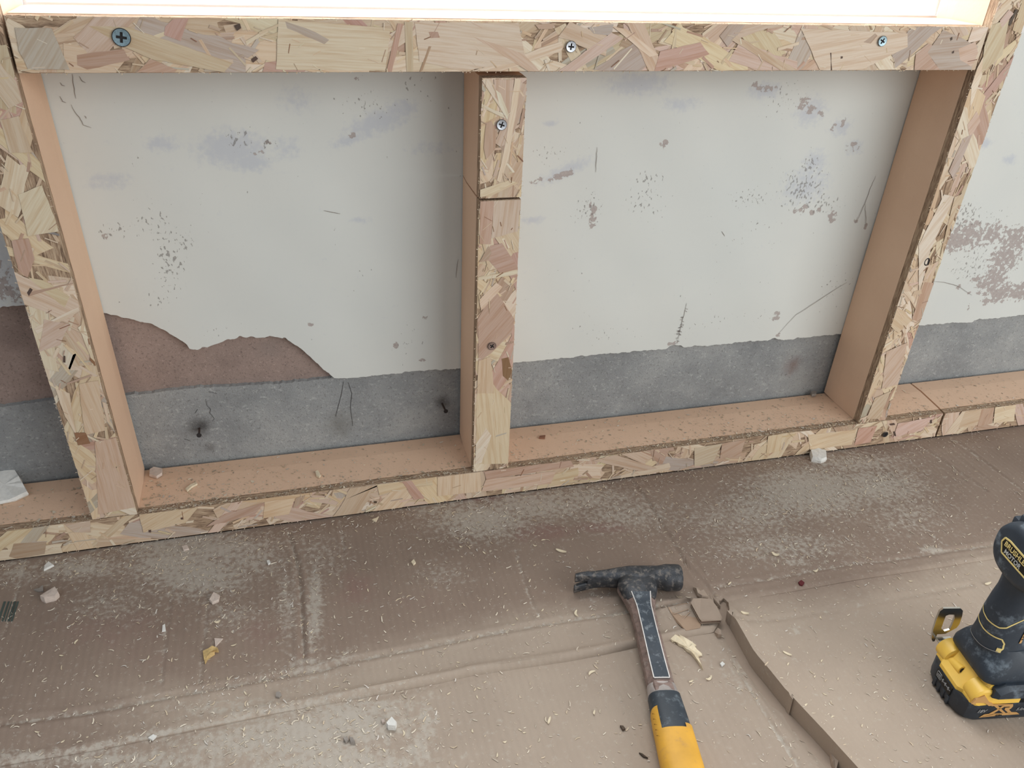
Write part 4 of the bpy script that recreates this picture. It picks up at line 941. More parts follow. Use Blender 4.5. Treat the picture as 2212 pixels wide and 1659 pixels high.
keep = (RNG.uniform(0, 1, npos) < d_ * .7) & ~insl
P = P[keep]; nP = len(P)
sz = np.exp(RNG.normal(math.log(.0021), .55, nP)).clip(.0007, .0075)
slivers('sawdust', P, sz, (sz * RNG.uniform(.14, .34, nP)).clip(.00035, .0012), hfloor(P[:, 0], P[:, 1]), SAW[RNG.integers(0, 6, nP)] * RNG.uniform(.82, 1.08, (nP, 1)), 'fine pale sawdust and splinters strewn over the cardboard')
n3 = 15000
P = np.stack([RNG.uniform(-.45, 1.45, n3), -D + .001 + (D - .006) * RNG.uniform(0, 1, n3) ** 2.0], -1)
stx = ((P[:, 0] > -.006) & (P[:, 0] < .049)) | ((P[:, 0] > XM0 - .001) & (P[:, 0] < XM1 + .001)) | ((P[:, 0] > 1.0915) & (P[:, 0] < 1.1435)) | (abs(P[:, 0] - xj) < .012)
dd = .30 + .25 * np.exp(-((P[:, 1] + D - .012) / .012) ** 2) + .5 * np.exp(-(((P[:, 0] - .1) / .09) ** 2)) + .3 * np.exp(-(((P[:, 0] - .95) / .15) ** 2)) + .2 * np.sin(P[:, 0] * 40) * np.sin(P[:, 1] * 90)
P = P[(~stx) & (RNG.uniform(0, 1, n3) < dd)]; nP = len(P)
sz = np.exp(RNG.normal(math.log(.0017), .5, nP)).clip(.0006, .006)
zpl = HP + np.where(P[:, 1] > -.032, -.0024 * (P[:, 1] + .032) / .03, 0)
slivers('sawdust', P, sz, sz * RNG.uniform(.2, .6, nP), zpl, SAW[RNG.integers(0, 6, nP)] * np.array([1, .96, .9, 1]) * RNG.uniform(.55, 1.1, (nP, 1)), 'fine sawdust lying along the top of the bottom plate')
# individual shavings: curled strips with a little thickness
def shaving_mesh(seed):
    r = random.Random(seed); bm = bmesh.new(); L = r.uniform(.005, .009); w = r.uniform(.0012, .0024); cv = r.uniform(-.5, .5); lf = r.uniform(.0006, .0016)
    top, n_ = [], 6
    rings = []
    for i in range(n_ + 1):
        t = i / n_ - .5; x = L * t; y = cv * L * (t * t) * 2; z = .0004 + lf * (4 * t * t); ww = w * (1 - .75 * abs(2 * t) ** 3)
        rings.append([(x, y - ww / 2, z), (x, y + ww / 2, z + .0002), (x, y + ww / 2, z + .0008), (x, y - ww / 2, z + .0006)])
    loft(bm, rings); bmesh.ops.recalc_face_normals(bm, faces=bm.faces)
    me = bpy.data.meshes.new('wood_shaving'); bm.to_mesh(me); bm.free(); me.materials.append(M_PALEWOOD); return me
SHM = [shaving_mesh(i) for i in range(7)]
def put_shaving(p, k, rz, label, group=None, s_=1.0):
    o = bpy.data.objects.new('wood_shaving', SHM[k]); COL.objects.link(o)
    o.location = (p[0], p[1], p[2]); o.rotation_euler = (0, 0, rz); o.scale = (s_, s_, s_)
    return tag(o, label, 'shaving', group)
for i, (px, py, rz, s_, lab) in enumerate([(1212, 1192, -.6, 1.7, 'long thin shaving above the hammer claw'), (1674, 1200, -.7, 1.8, 'long pale splinter-like shaving behind the hammer face'), (1243, 1327, 1.4, 1.2, 'oval pale shaving below the hammer claw'), (1608, 1326, -.5, 1.6, 'thin straight shaving right of the square cardboard piece'), (1575, 1262, .5, 1.2, 'pale shaving just right of the hammer face'), (1762, 1235, .1, 1.1, 'pale shaving near the dark red crumb'),
                                     (2133, 1262, .1, 1.3, 'flat pale shaving behind the handle of the driver'), (1700, 1413, -.8, 1.2, 'pale shaving in the middle of the right-hand flap'), (470, 1345, .2, 1.2, 'straight shaving above the yellow wood fragment'), (1276, 1453, .4, 1.1, 'buff shaving in front of the fold, left of the hammer handle'), (1283, 1541, 1.1, 1, 'pale shaving left of the black hammer grip'), (1492, 1473, .2, 1, 'pale crumb-like shaving right of the black hammer grip'), (1532, 1468, .3, 1.2, 'pale flat shaving between hammer grip and slot'), (1186, 1558, 1.0, 1.1, 'pale shaving on the bare front flap, left of the hammer')]):
    put_shaving(FS(px, py), i % 7, rz, lab, s_=s_)
put = 0; tries = 0
while put < 170 and tries < 9000:
    tries += 1
    px, py = random.uniform(20, 2190), random.uniform(1010, 1650)
    p = F(px, py)
    if p[1] > -D - .012: continue
    if yA(p[0]) > p[1] and xL(p[1]) - .012 < p[0] < xR(p[1]) + .012: continue
    if abs(p[1] - yA(p[0])) < .012: continue
    # clear of the tools
    if .54 < p[0] < .73 and -.60 < p[1] < -.25: continue
    if p[0] > .88 and p[1] < -.44: continue
    put_shaving(FS(px, py), random.randrange(7), random.uniform(0, 6.3), 'one of the tiny pale wood shavings strewn loose over the brown cardboard', 'tiny shavings on the cardboard', random.uniform(.35, .75)); put += 1

# ------------------------------------------------------------------ hammer lying on the cardboard
M_STEEL = plain('worn_dark_steel', S(60, 62, 66), .45, .3, .5, var=.4, scale=120, bmp=.35, dust=.6, dcol=S(140, 132, 124), dscale=160, dlo=.50, dhi=.64)
M_RUSTY = plain('brown_worn_steel', S(134, 114, 106), .6, .2, .4, var=.35, scale=160, bmp=.4, dust=.6, dcol=S(160, 148, 138), dscale=190, dlo=.50, dhi=.64)
M_INLAY = plain('blue_black_inlay', S(44, 55, 66), .35, .0, .5, var=.25, scale=60, bmp=.1, dust=.6, dcol=S(140, 148, 154), dscale=130, dlo=.53, dhi=.68)
M_BARE = plain('bare_bright_edge', S(206, 202, 198), .45, .4, .5, var=.1)
M_YELL = plain('yellow_rubber_grip', S(216, 162, 60), .55, 0, .4, var=.12, scale=40, bmp=.2, dust=.55, dcol=S(170, 132, 96), dscale=60, dlo=.55, dhi=.75)
M_GROOVE = plain('grip_groove', S(140, 98, 36), .8)
M_BLKRUB = plain('blue_black_rubber', S(46, 54, 62), .5, 0, .45, var=.15, scale=60, bmp=.15, dust=.5, dcol=S(120, 130, 136), dscale=110, dlo=.51, dhi=.68)
Zc = 0.0165
Ah = F(1240, 1248, Zc); Bh = F(1469, 1248, Zc)
ex = Bh - Ah; ex[2] = 0; LH = float(np.linalg.norm(ex)); ex /= LH
H0 = F(1376, 1262, .02); H1 = F(1479, 1659, .024)
ey = H1 - H0; ey[2] = 0; ey /= np.linalg.norm(ey)
ez = np.array([0, 0, 1.0])
eyp = np.array([ex[1], -ex[0], 0]); eyp = eyp if eyp @ ey > 0 else -eyp     # square to the head, towards the grip
ham = empty('claw_hammer', (H0[0], H0[1], 0)); tag(ham, 'worn steel claw hammer with black and yellow grip, lying on the cardboard', 'hammer')
ham.location.z = .0012
hinv = Matrix.Translation((-H0[0], -H0[1], 0))
def hadd(name, bm, mat, smooth=35, label=None):
    o = from_bm(name, bm, mat, ham, smooth); o.matrix_parent_inverse = hinv
    if label: o['label'] = label
    return o
A0 = np.array([Ah[0], Ah[1], 0])
def hsec(s, cy, w, h, p=3.0, zc=Zc, n=24):
    return [tuple(A0 + ex * (s * LH) + eyp * (cy + a) + ez * (zc + b)) for a, b in superring(n, w / 2, h / 2, p)]
bm = bmesh.new()
loft(bm, [hsec(.115, .0062, .0088, .0270, 3), hsec(.20, .0040, .0112, .0240, 3), hsec(.30, .0024, .0150, .0232, 3), hsec(.42, .0012, .0200, .0245, 3.2), hsec(.52, .0030, .0290, .0260, 3.4), hsec(.62, .0040, .0310, .0270, 3.4), hsec(.71, .0010, .0250, .0270, 3), hsec(.78, .0008, .0250, .0280, 2.6),
          hsec(.825, .0010, .0290, .0310, 2.2), hsec(.86, .0010, .0325, .0325, 2.1), hsec(.95, .0010, .0328, .0328, 2.0), hsec(.985, .0010, .0318, .0318, 2.0), hsec(1.0, .0010, .0285, .0285, 2.0)])
hadd('head', bm, M_STEEL, 40, 'dark pitted steel head')
for sg in (1, -1):
    bm = bmesh.new(); rings = []
    for t in np.linspace(0, 1, 9):
        s = .135 * (1 - t) - .005; gap = .0002 + .0062 * t ** .8; outer = .0134 + .0016 * t
        zc = sg * (gap / 2 + outer) / 2; hh = outer - gap / 2
        rings.append(hsec(s, .0058 + .0050 * t ** 1.3, .0092 - .0034 * t, hh, 3.2, Zc + zc, 14))
    loft(bm, rings); hadd('claw', bm, M_STEEL, 40)
# handle: width profile along t (metres from the head axis); section has a flat top, chamfers and flat sides
O0 = np.array([H0[0], H0[1], 0]); hx = np.cross(ez, ey); hx = hx / np.linalg.norm(hx)
if hx @ ex < 0: hx = -hx
TW = np.array([[0, .050], [.010, .047], [.018, .041], [.028, .0355], [.04, .0295], [.07, .0285], [.12, .0295], [.150, .0300], [.156, .0315], [.18, .0335], [.195, .0355], [.24, .0375], [.30, .0390], [.36, .041], [.375, .039]])
TH = np.array([[0, .024], [.03, .021], [.12, .020], [.15, .021], [.16, .024], [.20, .027], [.3, .0285], [.37, .029]])
wid = lambda t: float(np.interp(t, TW[:, 0], TW[:, 1])); hei = lambda t: float(np.interp(t, TH[:, 0], TH[:, 1]))
zbase = lambda t: .0042 - .0035 * min(1, t / .16)
def hp(t, u, z): return tuple(O0 + ey * t + hx * u + ez * z)
def chsec(t, grow=0.0, rnd=False):
    w = wid(t) / 2 + grow; h = hei(t) + grow; b = zbase(t)
    if rnd: return [hp(t, a, b + h / 2 + c) for a, c in superring(28, w, h / 2, 2.7)]
    f = w * .60; sx = w; k = h * .34
    return [hp(t, u, b + z) for u, z in ((f, h), (w * .94, h - k * .75), (w, h - k * 1.25), (w, k), (f, 0), (-f, 0), (-w, k), (-w, h - k * 1.25), (-w * .94, h - k * .75), (-f, h))]
bm = bmesh.new(); loft(bm, [chsec(t) for t in np.concatenate([np.linspace(0.004, .03, 8), np.linspace(.04, .158, 10)])])
hadd('shaft', bm, M_RUSTY, 25, 'brown worn forged shaft')
bm = bmesh.new()
def necksec(t, w, z0, z1):
    w /= 2; k = (z1 - z0) * .3
    return [hp(t, u, z) for u, z in ((w * .6, z1), (w * .92, z1 - k * .5), (w, z1 - k * 1.3), (w, z0 + k), (w * .6, z0), (-w * .6, z0), (-w, z0 + k), (-w, z1 - k * 1.3), (-w * .92, z1 - k * .5), (-w * .6, z1))]
loft(bm, [necksec(*a) for a in ((-.013, .034, .005, .0285), (-.004, .047, .004, .0290), (.004, .0482, .004, .0288), (.010, .0462, .004, .0280), (.016, .0424, .0042, .0270), (.022, .0382, .0050, .0262), (.027, .0340, .0060, .0254))])
hadd('neck', bm, M_STEEL, 50, 'dark pitted neck flaring into the head')
def strip(name, t0, t1, fw, lift, mat, inner=0.0, n=30, t0f=None):
    bm = bmesh.new(); L_, R_ = [], []
    for t in np.linspace(t0, t1, n):
        w = wid(t) / 2 * fw; z = zbase(t) + hei(t) + lift
        L_.append((t, -w, z)); R_.append((t, w, z))
    if inner == 0:
        prism_pts = [hp(*p) for p in L_] + [hp(*p) for p in reversed(R_)]
        vs_t = [[bm.verts.new(hp(t, u, z)) for (t, u, z) in side] for side in (L_, R_)]
        for i in range(n - 1): bm.faces.new((vs_t[0][i], vs_t[0][i + 1], vs_t[1][i + 1], vs_t[1][i]))
        vl = [[bm.verts.new(hp(t, u, z - .0012)) for (t, u, z) in side] for side in (L_, R_)]
        for k in (0, 1):
            for i in range(n - 1): bm.faces.new((vs_t[k][i], vs_t[k][i + 1], vl[k][i + 1], vl[k][i]))
    else:
        for side in (L_, R_): ribbon2(bm, [hp(t, u, z) for t, u, z in side], inner)
        ribbon2(bm, [hp(*L_[-1]), hp(*R_[-1])], inner)
    return hadd(name, bm, mat, 30)
def ribbon2(bm, pts, w):
    pts = [np.asarray(p) for p in pts]; A, B, C, Dd = [], [], [], []
    for i, p in enumerate(pts):
        d = pts[min(i + 1, len(pts) - 1)] - pts[max(i - 1, 0)]; s = np.cross(ez, d); s /= np.linalg.norm(s) + 1e-9
        A.append(bm.verts.new(Vector(p + s * w / 2))); B.append(bm.verts.new(Vector(p - s * w / 2)))
        C.append(bm.verts.new(Vector(p + s * w / 2 - ez * .001))); Dd.append(bm.verts.new(Vector(p - s * w / 2 - ez * .001)))
    for i in range(len(pts) - 1):
        bm.faces.new((A[i], A[i + 1], B[i + 1], B[i])); bm.faces.new((A[i], C[i], C[i + 1], A[i + 1])); bm.faces.new((B[i], Dd[i], Dd[i + 1], B[i + 1]))
strip('inlay', .020, .142, .56, .0014, M_INLAY)['label'] = 'blue-black inlaid panel down the shaft'
strip('worn_edge', .020, .142, .57, .0018, M_BARE, inner=.0011)['label'] = 'bright worn outline of the inlay'
# collar, black upper grip, yellow grip
bm = bmesh.new(); loft(bm, [chsec(t, .0006, True) for t in (.146, .149, .156, .160)]); hadd('collar', bm, plain('scuffed_silver_collar', S(176, 168, 164), .5, .5, .5, var=.15, scale=150), 35)
bm = bmesh.new(); loft(bm, [chsec(t, g, True) for t, g in ((.159, .0), (.160, .0012), (.17, .0012), (.19, .0010), (.215, .0008))]); hadd('upper_grip', bm, M_BLKRUB, 35, 'black rubber upper grip')
bm = bmesh.new()
n_ = 28; rr = []
ts = np.linspace(.176, .372, 40)
for t in ts: rr.append(chsec(t, .0018 if t > .180 else .0008, True))
vr = [[bm.verts.new(Vector(p)) for p in r] for r in rr]
def onset(i):     # the yellow starts high on the left flank, lower on top, middle on the right
    a = 2 * math.pi * i / n_; x = math.cos(a)
    return .176 if x < -.72 else (.206 if x < .55 else .198)
for k in range(len(ts) - 1):
    for i in range(n_):
        if ts[k] >= min(onset(i), onset(i + 1)) - 1e-6: bm.faces.new((vr[k][i], vr[k][(i + 1) % n_], vr[k + 1][(i + 1) % n_], vr[k + 1][i]))
bm.faces.new(vr[-1]); bmesh.ops.delete(bm, geom=[v for v in bm.verts if not v.link_faces], context='VERTS')
hadd('grip', bm, M_YELL, 40, 'grubby yellow rubber grip')
bm = bmesh.new()
def surf(t, ang):      # point on the grip's surface
    w = wid(t) / 2 + .0021; h = hei(t) / 2 + .0012; p = 2.7; c, s = math.cos(ang), math.sin(ang)
    return hp(t, w * math.copysign(abs(c) ** (2 / p), c), zbase(t) + hei(t) / 2 + h * math.copysign(abs(s) ** (2 / p), s))
for k in range(14): ribbon2(bm, [surf(.252 + .0055 * k + .002 * j, .32 + .14 * j) for j in range(5)], .0007)       # right finger ribs
for k in range(5): ribbon2(bm, [surf(.184 + .0065 * k + .0015 * j, 2.75 - .12 * j) for j in range(4)], .0008)
ribbon2(bm, [surf(t, a) for t, a in ((.205, 2.35), (.212, 2.0), (.214, 1.6), (.216, 1.15), (.225, .95), (.24, .85), (.25, .82), (.256, .9), (.268, 1.0), (.28, .92), (.30, .85))], .0007)
ribbon2(bm, [surf(t, a) for t, a in ((.262, 2.3), (.256, 2.0), (.25, 1.75), (.243, 1.5))], .0006); ribbon2(bm, [surf(t, a) for t, a in ((.286, 1.95), (.276, 1.75), (.282, 1.55), (.30, 1.5))], .0006)
hadd('grip_groove', bm, M_GROOVE, 30)

# ------------------------------------------------------------------ cordless driver standing on its battery
M_BLK = plain('black_plastic', S(40, 46, 54), .45, 0, .45, var=.15, scale=80, bmp=.08, dust=.45, dcol=S(96, 108, 116), dscale=60, dlo=.51, dhi=.68)
M_RUB = plain('black_overmould_rubber', S(44, 53, 63), .5, 0, .45, var=.18, scale=50, bmp=.12, dust=.7, dcol=S(122, 134, 144), dscale=45, dlo=.51, dhi=.68)
M_YPL = plain('yellow_plastic', S(240, 196, 86), .42, 0, .45, var=.05, scale=40, bmp=.04)
M_PALEY = plain('pale_yellow_line', S(226, 204, 134), .6, var=.06)
M_TAN = plain('ochre_print', S(196, 150, 92), .6, var=.05)
M_GREYT = plain('grey_lettering', S(142, 142, 142), .6, var=.05)
M_SILV = plain('silver_lettering', S(190, 192, 190), .5, var=.05)
M_CHROME = plain('polished_steel_hook', S(200, 198, 190), .22, 1.0, .5, var=.05, bmp=0)
M_LBL = plain('label_black', S(22, 22, 22), .5)
DR = -math.radians(9); DO = np.array([.9134, -.5367, 0])
dxa = np.array([math.cos(DR), math.sin(DR), 0]); dya = np.array([-math.sin(DR), math.cos(DR), 0])
z0d = max(hf(*(DO + dxa * a + dya * b)[:2]) for a in (0, .05, .1) for b in (-.03, 0, .03)) + .0001
drv = empty('impact_driver', (DO[0], DO[1], z0d), DR); tag(drv, 'black and yellow cordless impact driver standing on its battery, right edge', 'power tool')
def toloc(v): return np.array([v @ dxa, v @ dya, v[2]])
def PX(px, py, axis, val):            # local point on the driver's plane x/y/z = val under this sight line
    o = toloc(CAM - DO - np.array([0, 0, z0d])); d = toloc(ray(px, py)); return o + d * (val - o[axis]) / d[axis]
def dadd(name, bm, mat, parent=drv, smooth=38, label=None):
    o = from_bm(name, bm, mat, parent, smooth)
    if label: o['label'] = label
    return o
out_b = [(.006, -.0365), (-.003, -.0325), (-.0085, -.024), (-.0100, -.014), (-.0104, .0), (-.0100, .016), (-.0075, .025), (-.002, .0325), (.006, .0365), (.060, .0370), (.112, .0365), (.117, .031), (.117, -.031), (.112, -.0365), (.060, -.0370)]
def oring(k, z, dx=0): return [(.055 + (x - .055) * k + dx, y * k, z) for x, y in out_b]
bm = bmesh.new(); loft(bm, [oring(.93, 0), oring(.975, .002), oring(1, .006), oring(1, .024), oring(.985, .0265)])
bat = dadd('battery', bm, M_BLK, smooth=28, label='black slide-on battery pack')
bm = bmesh.new()
for y in (-.012, -.004, .004, .012): bm_box(bm, -.0111, -.006, y - .0024, y + .0024, .001, .0125, .0006, 1)
dadd('rib', bm, M_BLK, bat)
# yellow rear shroud
bm = bmesh.new()
sh = [(.004, -.0362), (-.003, -.032), (-.004, -.020), (-.0085, -.015), (-.0088, .016), (-.004, .021), (-.003, .032), (.004, .0362), (.05, .0362), (.05, -.0362)]
loft(bm, [[(x, y, .0262) for x, y in sh], [(x + .0004, y * .99, .031) for x, y in sh], [(max(x + .003, .001) if x < .02 else x, y * .97, .038) for x, y in sh], [(max(x, .012), y * .9, .052) for x, y in sh]])
shr = dadd('shroud', bm, M_YPL, bat, 30, 'yellow rear shroud of the battery')
for y0, y1 in ((.0165, .0362), (-.0362, -.0165)):
    bm = bmesh.new()
    rings = []
    for k, (y, r) in enumerate(((y0, .0105), (y0 + .0014, .0128), (y1 - .0014, .0128), (y1, .0108))):
        rings.append([(.0085 + r * math.cos(t), y, .0352 + r * math.sin(t)) for t in np.linspace(0, 2 * math.pi, 28, endpoint=False)])
    loft(bm, rings); dadd('cell_bulge', bm, M_YPL, bat, 30)
bm = bmesh.new(); prism(bm, [(-.0112, .014, .0255), (-.0112, -.0135, .0255), (-.0112, -.0135, .0145), (-.0112, .014, .0145)], (-1, 0, 0), .002)
gp = dadd('gauge_panel', bm, M_LBL, bat, None)
bm = bmesh.new()
def rect_frame(bm, x, y0, y1, z0, z1, w):
    for a, b_, c_, d_2 in ((y0, y1, z0, z0 + w), (y0, y1, z1 - w, z1), (y0, y0 + w, z0, z1), (y1 - w, y1, z0, z1)): bm_box(bm, x - .0003, x + .0004, a, b_, c_, d_2)
rect_frame(bm, -.0116, .004, .012, .0170, .0245, .0005)
for k in range(3): bm_box(bm, -.0119, -.0112, .0055 + .002 * k, .0067 + .002 * k, .0185, .0228 - .0008 * k)
for y in (.001, -.004, -.0095): bm_box(bm, -.0119, -.0112, y - .0008, y + .0008, .0188, .0225)
bm_box(bm, -.0118, -.0112, -.0125, .004, .0203, .0207)
dadd('gauge_mark', bm, M_GREYT, bat, None)
# tool foot: yellow inner block with the bit holder, black rubber boot over it
bm = bmesh.new(); bm_box(bm, .010, .095, -.030, .031, .036, .058, .003)
dadd('foot_block', bm, M_YPL, label='yellow inner housing of the foot')
bm = bmesh.new(); c1 = PX(2046, 1417, 0, .003); c2 = PX(2077, 1447, 0, .003)
axd = (c2 - c1); Lb_ = np.linalg.norm(axd); axd /= Lb_; uu = np.array([1.0, 0, 0]); vv = np.cross(axd, uu); vv /= np.linalg.norm(vv)
loft(bm, [[tuple(c1 + axd * s_ + uu * r_ * math.cos(t) + vv * r_ * math.sin(t)) for t in np.linspace(0, 2 * math.pi, 20, endpoint=False)] for s_, r_ in ((0, .0040), (.0015, .0052), (Lb_ + .002, .0052))])
loft(bm, [[tuple(c1 + axd * s_ + uu * r_ * math.cos(t) + vv * r_ * math.sin(t)) for t in np.linspace(0, 2 * math.pi, 20, endpoint=False)] for s_, r_ in ((Lb_ + .0005, .0034), (Lb_ + .0024, .0034))], mi=1)
dadd('bit_holder', bm, [M_YPL, M_DARK], label='yellow bit holder boss with a dark bore')
bm = bmesh.new()
def fr(cx, a, b, z, p=3.2, n=36, sx=0.0): return [(cx + x + sx * 0, y, z) for x, y in superring(n, a, b, p)]
loft(bm, [fr(.060, .0540, .0325, .0510, 7), fr(.060, .0570, .0350, .0540, 7), fr(.060, .0575, .0352, .061, 6), fr(.057, .0550, .0335, .069, 4), fr(.050, .0460, .0300, .078, 2.6), fr(.040, .0345, .0255, .084, 2.3), fr(.033, .0300, .0225, .089, 2.2)])
dadd('foot_boot', bm, M_RUB, smooth=50, label='dusty black rubber boot of the foot')
bm = bmesh.new()   # side latch block, near side
lp = [(.013, .040), (.014, .051), (.024, .0575), (.115, .0585), (.117, .038)]
loft(bm, [[(x, -.030, z) for x, z in lp], [(x, -.0385, z) for x, z in lp], [(x + .004 if x < .05 else x - .002, -.0425, z - .004 if z > .05 else z + .002) for x, z in lp]])
dadd('release_latch', bm, M_RUB, smooth=25, label='dusty battery release latch')
# handle
HS = [(.087, .0285, .0225, .030), (.096, .0255, .0200, .0275), (.108, .0240, .0185, .0255), (.122, .0232, .0180, .0245), (.140, .0236, .0180, .0270), (.155, .0240, .0182, .0305), (.165, .0262, .0200, .0330), (.176, .030, .023, .036)]
def hring(z, k=1.0, n=36):
    h = np.array(HS); a, b, cx = (np.interp(z, h[:, 0], h[:, i]) for i in (1, 2, 3))
    return [(cx + x * k, y * k, z) for x, y in superring(n, a, b, 2.3)]
bm = bmesh.new(); loft(bm, [hring(z) for z in np.linspace(.086, .178, 16)])
hdl = dadd('handle', bm, M_RUB, smooth=50, label='black rubber covered handle')
def hpt(z, ang, off=.0004):
    h = np.array(HS); a, b, cx = (np.interp(z, h[:, 0], h[:, i]) for i in (1, 2, 3)); p = 2.3
    c, s = math.cos(ang), math.sin(ang)
    return np.array([cx + (a + off) * math.copysign(abs(c) ** (2 / p), c), (b + off) * math.copysign(abs(s) ** (2 / p), s), z])
def hline(bm, l, w=.0016):
    # polyline on the handle's skin: (z, angle)
    P_ = []
    for (za, aa), (zb_, ab_) in zip(l[:-1], l[1:]):
        for t in np.linspace(0, 1, 8, endpoint=False): P_.append((za + (zb_ - za) * t, aa + (ab_ - aa) * t))
    P_.append(l[-1])
    A, B = [], []
    for i, (z, a) in enumerate(P_):
        p = hpt(z, a); q = hpt(*P_[min(i + 1, len(P_) - 1)]) - hpt(*P_[max(i - 1, 0)]); nrm = hpt(z, a, .01) - p; s = np.cross(q, nrm); s /= np.linalg.norm(s) + 1e-9
        A.append(bm.verts.new(Vector(p + s * w / 2))); B.append(bm.verts.new(Vector(p - s * w / 2)))
    for i in range(len(P_) - 1): bm.faces.new((A[i], A[i + 1], B[i + 1], B[i]))
R_ = math.radians
bm = bmesh.new()
hline(bm, [(.125, R_(150)), (.119, R_(190)), (.117, R_(230)), (.119, R_(246)), (.136, R_(285)), (.150, R_(320))])
hline(bm, [(.111, R_(150)), (.106, R_(190)), (.104, R_(225)), (.103, R_(245)), (.098, R_(252)), (.092, R_(250)), (.0885, R_(243))])
hline(bm, [(.0895, R_(236)), (.0895, R_(247))], .006)
hline(bm, [(.174, R_(160)), (.171, R_(200)), (.169, R_(240))], .0022)
dadd('trim_line', bm, M_PALEY, hdl, None, 'pale yellow outline on the handle')
bm = bmesh.new(); hline(bm, [(.0875, R_(150)), (.0868, R_(200)), (.0875, R_(240))], .0008)
dadd('seam', bm, M_GREYT, hdl, None)
# trigger at the front of the handle
bm = bmesh.new(); loft(bm, [[(.050 + x, y, z) for x, y in superring(18, .012, .010, 2.6)] for z in (.142, .148, .165, .172)]); dadd('trigger', bm, M_BLK)
bm = bmesh.new(); hline(bm, [(.098, R_(285)), (.105, R_(292)), (.118, R_(305)), (.130, R_(318))], .0042)
dadd('warning_tag', bm, M_TAN, hdl, None, 'narrow ochre tag with dark print')
bm = bmesh.new()
for k in range(9): hline(bm, [(.102 + .0028 * k, R_(288.5 + 2.9 * k)), (.1036 + .0028 * k, R_(290 + 2.9 * k))], .0024)
for v in bm.verts:
    d = v.co - Vector((.026, 0, v.co.z)); v.co += d.normalized() * .0003
dadd('tag_print', bm, M_LBL, hdl, None)
# motor housing along x with the domed rear cap
zc = .206
def cring(x, ry, rz, z=zc, p=2.3, n=40): return [(x + .006, y - .006 - max(0, ry - .031), z + zz_) for y, zz_ in superring(n, ry, rz, p)]
bm = bmesh.new(); loft(bm, [cring(-.0100, .0270, .0215, p=2.6), cring(-.0085, .0300, .0270, p=2.5), cring(-.0040, .0330, .0315, p=2.4), cring(.004, .0345, .0338), cring(.016, .0350, .0345), cring(.026, .0350, .0348)])
cap = dadd('rear_cap', bm, M_RUB, smooth=50, label='dusty black domed motor cap')
bm = bmesh.new(); loft(bm, [cring(.026, .0300, .0335), cring(.040, .0310, .0345), cring(.085, .0305, .034), cring(.098, .027, .030)])
dadd('motor_housing', bm, M_YPL, smooth=45, label='yellow motor housing')
bm = bmesh.new(); loft(bm, [cring(.096, .0285, .0315), cring(.112, .0270, .030), cring(.130, .021, .023), cring(.134, .015, .016)]); dadd('nose_cone', bm, M_RUB, smooth=40)
bm = bmesh.new(); loft(bm, [cring(.133, .0115, .0115, p=2), cring(.150, .0115, .0115, p=2), cring(.154, .009, .009, p=2)]); dadd('chuck', bm, M_ZINC, smooth=30)
bm = bmesh.new()   # scalloped rubber crest over the top of the cap
for k in range(7):
    a = R_(35 + k * 18); y, z = -.008 + .0330 * math.cos(a), zc + .0350 * math.sin(a)
    bm_box(bm, .007, .036, y - .0056, y + .0056, z - .006, z + .0052, .0022, 2)
dadd('crest', bm, M_RUB, cap)
for (y, z) in ((.0195, zc - .0170), (-.0120, zc - .0285)):
    bm = bmesh.new(); loft(bm, [[(-.0052 + dx, y + r_ * math.cos(t), z + r_ * math.sin(t)) for t in np.linspace(0, 2 * math.pi, 16, endpoint=False)] for dx, r_ in ((.014, .0026), (.0070, .0026), (.0064, .0018))])
    dadd('cap_screw', bm, M_ZINC, cap, 30)
# rear label with its lettering, set on the cap facing backwards
def text_mesh(body, size, shear=0.0, sx=1.0, bold=0.0):
    cu = bpy.data.curves.new('lettering', 'FONT'); cu.body = body; cu.size = size; cu.shear = shear; cu.extrude = 0.00012; cu.offset = bold; cu.resolution_u = 3
    o = bpy.data.objects.new('lettering', cu); COL.objects.link(o)
    dg = bpy.context.evaluated_depsgraph_get(); me = bpy.data.meshes.new_from_object(o.evaluated_get(dg))
    bpy.data.objects.remove(o); bpy.data.curves.remove(cu)
    for v in me.vertices: v.co.x *= sx
    return me
def place_text(me, mat, parent, origin, xdir, ydir, label=None):
    xd, yd = Vector(xdir).normalized(), Vector(ydir).normalized(); zd = xd.cross(yd)
    M_ = Matrix((xd, yd, zd)).transposed().to_4x4(); M_.translation = Vector(origin)
    me.transform(M_); me.materials.clear(); me.materials.append(mat); me.name = 'lettering'
    o = bpy.data.objects.new('lettering', me); COL.objects.link(o); o.parent = parent
    if label: o['label'] = label
    return o
xl = -.0046
lab = [(xl, 0.0110, zc + .0085), (xl, 0.0130, zc + .0025), (xl, 0.0080, zc - .0075), (xl, -0.0300, zc - .0075), (xl, -0.0330, zc + .001), (xl, -0.0295, zc + .0090), (xl, 0.0040, zc + .0100)]
bm = bmesh.new(); prism(bm, lab, (-1, 0, 0), .0030); lb = dadd('label_plate', bm, M_LBL, cap, None)
bm = bmesh.new()
for a, b_ in zip(lab, lab[1:] + lab[:1]):
    a, b_ = np.array(a), np.array(b_); d = b_ - a; s = np.cross((-1, 0, 0), d); s /= np.linalg.norm(s)
    prism(bm, [a + s * .0008, b_ + s * .0008, b_ - s * .0008, a - s * .0008], (-1, 0, 0), .001)
for v in bm.verts: v.co.x -= .0004
dadd('label_border', bm, M_PALEY, cap, None)
place_text(text_mesh('BRUSHLESS', .0078, .12, .95, .00012), M_PALEY, cap, (xl - .0003, 0.0090, zc + .0016), (0, -1, 0), (0, 0, 1), 'yellow lettering BRUSHLESS')
